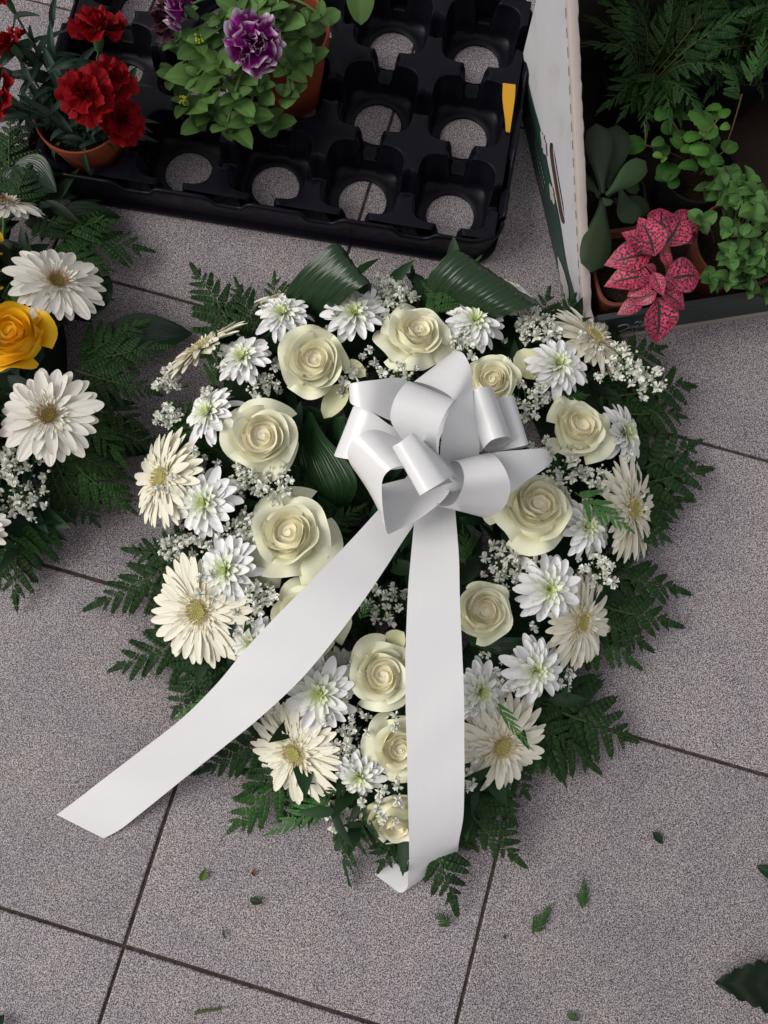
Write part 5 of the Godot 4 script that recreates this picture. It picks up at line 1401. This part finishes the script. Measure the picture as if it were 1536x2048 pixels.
	for q in [[1308,242,17], [1341,240,15], [1366,241,20], [1386,239,13], [1384,268,26], [1263,282,22], [1313,298,22], [1369,303,17], [1389,296,8], [1389,320,13], [1336,341,26], [1361,328,15], [1421,308,22], [1450,257,13], [1477,282,17], [1428,215,14], [1441,221,12], [1418,224,12], [1458,204,7], [1294,221,8], [1316,332,7], [1300,328,9], [1446,238,12], [1364,356,18], [1426,346,14], [1441,276,10], [1341,298,14], [1396,346,16], [1323,361,16], [1380,330,18], [1350,280,14], [1402,290,18], [1420,260,12], [1345,365,16], [1300,300,12], [1410,370,14]]:
		rng.seed = q[0] * 7 + q[1]
		var h := 0.075 + rng.randf_range(0.0, 0.045)
		var q0: Vector3 = Vector3.ZERO
		q0 = spot(q[0], q[1], h)
		var a := rng.randf() * TAU
		var d := Vector3(cos(a), rng.randf_range(-0.25, 0.25), sin(a)).normalized()
		var l: float = q[2] * 2.5 * 0.00047
		put("fig_leaf", ls[(rng.randi() % 3) if q[2] > 10 else 3], o, along(q0 - d * l * 0.5 - at, q0 + d * l * 0.5 - at, rng.randf_range(-25, 25)))
	# fleshy green trailing plant at the right
	at = Vector3(0.3878, 0.06, -0.3272)
	at.y = 0.0065
	o = root("green_trailing_plant", "bushy pot plant of small fleshy light green leaves, right of the pink plant", "potted plant", "", at)
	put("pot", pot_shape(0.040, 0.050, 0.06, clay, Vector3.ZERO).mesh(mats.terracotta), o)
	put("soil", soil_disc(0.046, Vector3(0, 0.048, 0), 44).mesh(mats.soil), o)
	rng.seed = 309
	ls = []
	for k in 5: ls.append(leaf_mesh([0.40, 0.36, 0.42, 0.34, 0.40][k], 0.45, [0.1, 0.3, -0.1, 0.2, 0.4][k], 0.55, tone(lin(0.050, 0.115, 0.028), [0.75, 1.0, 1.3, 0.9, 1.15][k]), mats.soft_leaf, 0.1, 7))
	st = Sheets.new()
	for k in 74:
		var px := 0.0
		var py := 0.0
		px = rng.randf_range(-0.050, 0.044)
		py = rng.randf_range(-0.072, 0.062)
		if px < -0.02 and py < -0.03: px += 0.03
		var hgt := 0.108 - 7.0 * (px * px + py * py) + rng.randf_range(-0.012, 0.010)
		var top := Vector3(px - 0.012, hgt, py + 0.008)
		stem_to(st, Vector3(px * 0.5, 0.045, py * 0.5), top, 0.0009, lin(0.08, 0.12, 0.05), 0.006)
		var off := rng.randf() * TAU
		for j in 4:
			var a := off + j * PI / 2 + rng.randf_range(-0.3, 0.3)
			var d := Vector3(cos(a), rng.randf_range(-0.1, 0.6), sin(a)).normalized()
			put("trailing_leaf", ls[rng.randi() % 5], o, along(top - UP * (0.002 * (j / 2)), top - UP * (0.002 * (j / 2)) + d * rng.randf_range(0.0115, 0.019), rng.randf_range(-25, 25)))
	put("stems", st.mesh(mats.soft_leaf), o)
	# ferns in black pots at the back
	var dark := []
	for k in 3: dark.append(make_frond(430 + k, tone(lin(0.014, 0.040, 0.010), [0.6, 1.0, 1.4][k]), mats.leaf, 0.35, 7, 0.34))
	frond_meshes["house"] = dark
	for q in [[Vector3(0.2969, 0.08, -0.5226), "dark green feathery fern in a black pot at the crate's back left", 311], [Vector3(0.4069, 0.08, -0.5592), "dark green feathery fern at the back right corner of the picture", 317]]:
		at = q[0]
		at.y = 0.0065
		o = root("fern_pot", q[1], "potted plant", "ferns in black pots", at)
		put("pot", pot_shape(0.042, 0.054, 0.08, black, Vector3.ZERO).mesh(mats.black_plastic), o)
		put("soil", soil_disc(0.050, Vector3(0, 0.066, 0), q[2] + 1).mesh(mats.soil), o)
		rng.seed = q[2]
		for k in 30:
			var a := k * 2.39996 + rng.randf_range(-0.3, 0.3)
			var l := rng.randf_range(0.045, 0.095)
			var a0 := Vector3(cos(a), 0, sin(a)) * 0.012 + UP * 0.066
			var a1 := a0 + Vector3(cos(a) * l, rng.randf_range(0.0, 0.075), sin(a) * l)
			put("fern_frond", dark[rng.randi() % 3], o, along(a0, a1, rng.randf_range(-15, 15)))
	fern(o, Vector3(0.3678, 0.13, -0.4504) - at, Vector3(0.3356, 0.16, -0.4713) - at, 0.0, "mid", 0.8)
	fern(o, Vector3(0.3799, 0.13, -0.4683) - at, Vector3(0.3845, 0.16, -0.5068) - at, 0.0, "mid", 0.8)

func spot(px: float, py: float, h: float) -> Vector3:
	# places a fig leaf in the crate: px and py count half-millimetres over the crate floor's own grid
	return Vector3(0.3300, 0, -0.4275) + Vector3(px - 1380.0, 0, py - 290.0) * 0.000487 + Vector3(0, h, 0)


# ---------------------------------------------------------------- bits fallen on the tiles
func litter() -> void:
	rng.seed = 401
	var list := [
		["fallen_leaf", Vector3(-0.1812, 0.003, 0.3305), Vector3(-0.1775, 0.004, 0.3188), .30, lin(0.075, 0.13, 0.03), "small bright green oval leaf on the tile below the long ribbon"],
		["fallen_leaf", Vector3(-0.133, 0.002, 0.348), Vector3(-0.1196, 0.006, 0.3502), .24, lin(0.02, 0.035, 0.015), "curled dark leaf scrap lying near the small bright oval leaf"],
		["fallen_leaf", Vector3(-0.1585, 0.002, 0.3746), Vector3(-0.155, 0.003, 0.3842), .14, lin(0.05, 0.085, 0.03), "thin dry green leaf sliver above the lower left joint"],
		["fallen_leaf", Vector3(0.27, 0.003, 0.2873), Vector3(0.2793, 0.003, 0.2987), .28, lin(0.014, 0.034, 0.014), "small dark green oval leaf lying alone at the right"],
		["fallen_leaf", Vector3(0.1753, 0.002, 0.4519), Vector3(0.1873, 0.003, 0.4572), .26, lin(0.05, 0.09, 0.03), "small green leaf at the bottom edge right of the joint"],
		["fallen_leaf", Vector3(0.3909, 0.01, 0.3276), Vector3(0.3717, 0.003, 0.3198), .30, lin(0.010, 0.026, 0.012), "dark leaf tip poking in at the right edge"],
		["fallen_leaf", Vector3(0.413, 0.022, 0.4235), Vector3(0.3195, 0.006, 0.4243), .24, lin(0.005, 0.013, 0.006), "large dark green pointed leaf at the bottom right corner"],
		["fallen_leaf", Vector3(-0.3726, 0.01, 0.4627), Vector3(-0.3628, 0.006, 0.4474), .40, lin(0.010, 0.026, 0.012), "dark leaf edge at the bottom left corner"],
		["petal_scrap", Vector3(-0.1315, 0.001, 0.3221), Vector3(-0.1281, 0.003, 0.3262), .40, lin(0.12, 0.045, 0.02), "tiny rust-brown scrap between the bright oval leaf and the wreath"],
		["petal_scrap", Vector3(0.1164, 0.001, 0.3826), Vector3(0.1189, 0.003, 0.3843), .45, lin(0.03, 0.02, 0.015), "tiny dark brown speck beside the right-hand joint"]]
	for q in list:
		var wide: bool = q[1].distance_to(q[2]) > 0.06
		var base: Vector3 = q[1]
		var lm := leaf_mesh(q[3], 0.35 if not wide else 0.5, 0.06 if not wide else 0.12, 0.85, q[4], mats.leaf, 0.06, 11 if not wide else 15, 0.0 if not wide else 0.015)
		if wide: lm = toothed_leaf(q[3], q[4])
		var o := put(q[0], lm, self, along(base, q[2], rng.randf_range(-12, 12)))
		tag(o, q[5], "leaf" if q[0] == "fallen_leaf" else "scrap")
	for q in [[Vector3(0.1978, 0.004, 0.3279), Vector3(0.1951, 0.004, 0.36), "mid", 0.55, "dark toothed fern tip pointing up the tile at the right"], [Vector3(0.1648, 0.004, 0.3525), Vector3(0.1438, 0.004, 0.3823), "mid", 0.6, "lighter green fern scrap lying left of the dark fern tip"], [Vector3(0.0472, 0.004, 0.3609), Vector3(0.0645, 0.006, 0.3722), "mid", 0.9, "crumpled dark fern scrap just below the wreath's lowest frond"]]:
		var x := along(q[1], q[0], 0.0, q[3])
		var o := put("fern_scrap", frond_meshes[q[2]][0], self, x)
		tag(o, q[4], "fern scrap")
	var s := Sheets.new()
	s.tube(PackedVector3Array([Vector3(-0.1825, 0.0018, 0.4487), Vector3(-0.1704, 0.003, 0.4462), Vector3(-0.1577, 0.0022, 0.4453)]), 0.0016, 0.0010, 6, lin(0.075, 0.105, 0.035))
	tag(put("cut_stem", s.mesh(mats.leaf)), "short cut green stem lying at the bottom edge of the picture", "stem")

func toothed_leaf(half: float, col: Color) -> ArrayMesh:
	# a dark leaf with a jagged, toothed margin
	var s := Sheets.new()
	var p := PackedVector3Array()
	var nv := 27
	for y in nv:
		var v := float(y) / (nv - 1)
		var w := half * pow(sin(PI * pow(v * 0.97 + 0.015, 0.8)), 0.9) * (1.0 if y % 3 != 1 else 0.86) * (1.0 if y % 6 != 3 else 1.10)
		if y == nv - 1: w = 0.004
		for x in 7:
			var u := x / 3.0 - 1.0
			p.append(Vector3(v, 0.03 * sin(v * PI) + 0.20 * absf(u) * w + 0.006 * sin(y * 1.05 + absf(u) * 4.0), u * w))
	s.grid(p, 7, PackedColorArray([col]))
	return s.mesh(mats.leaf)
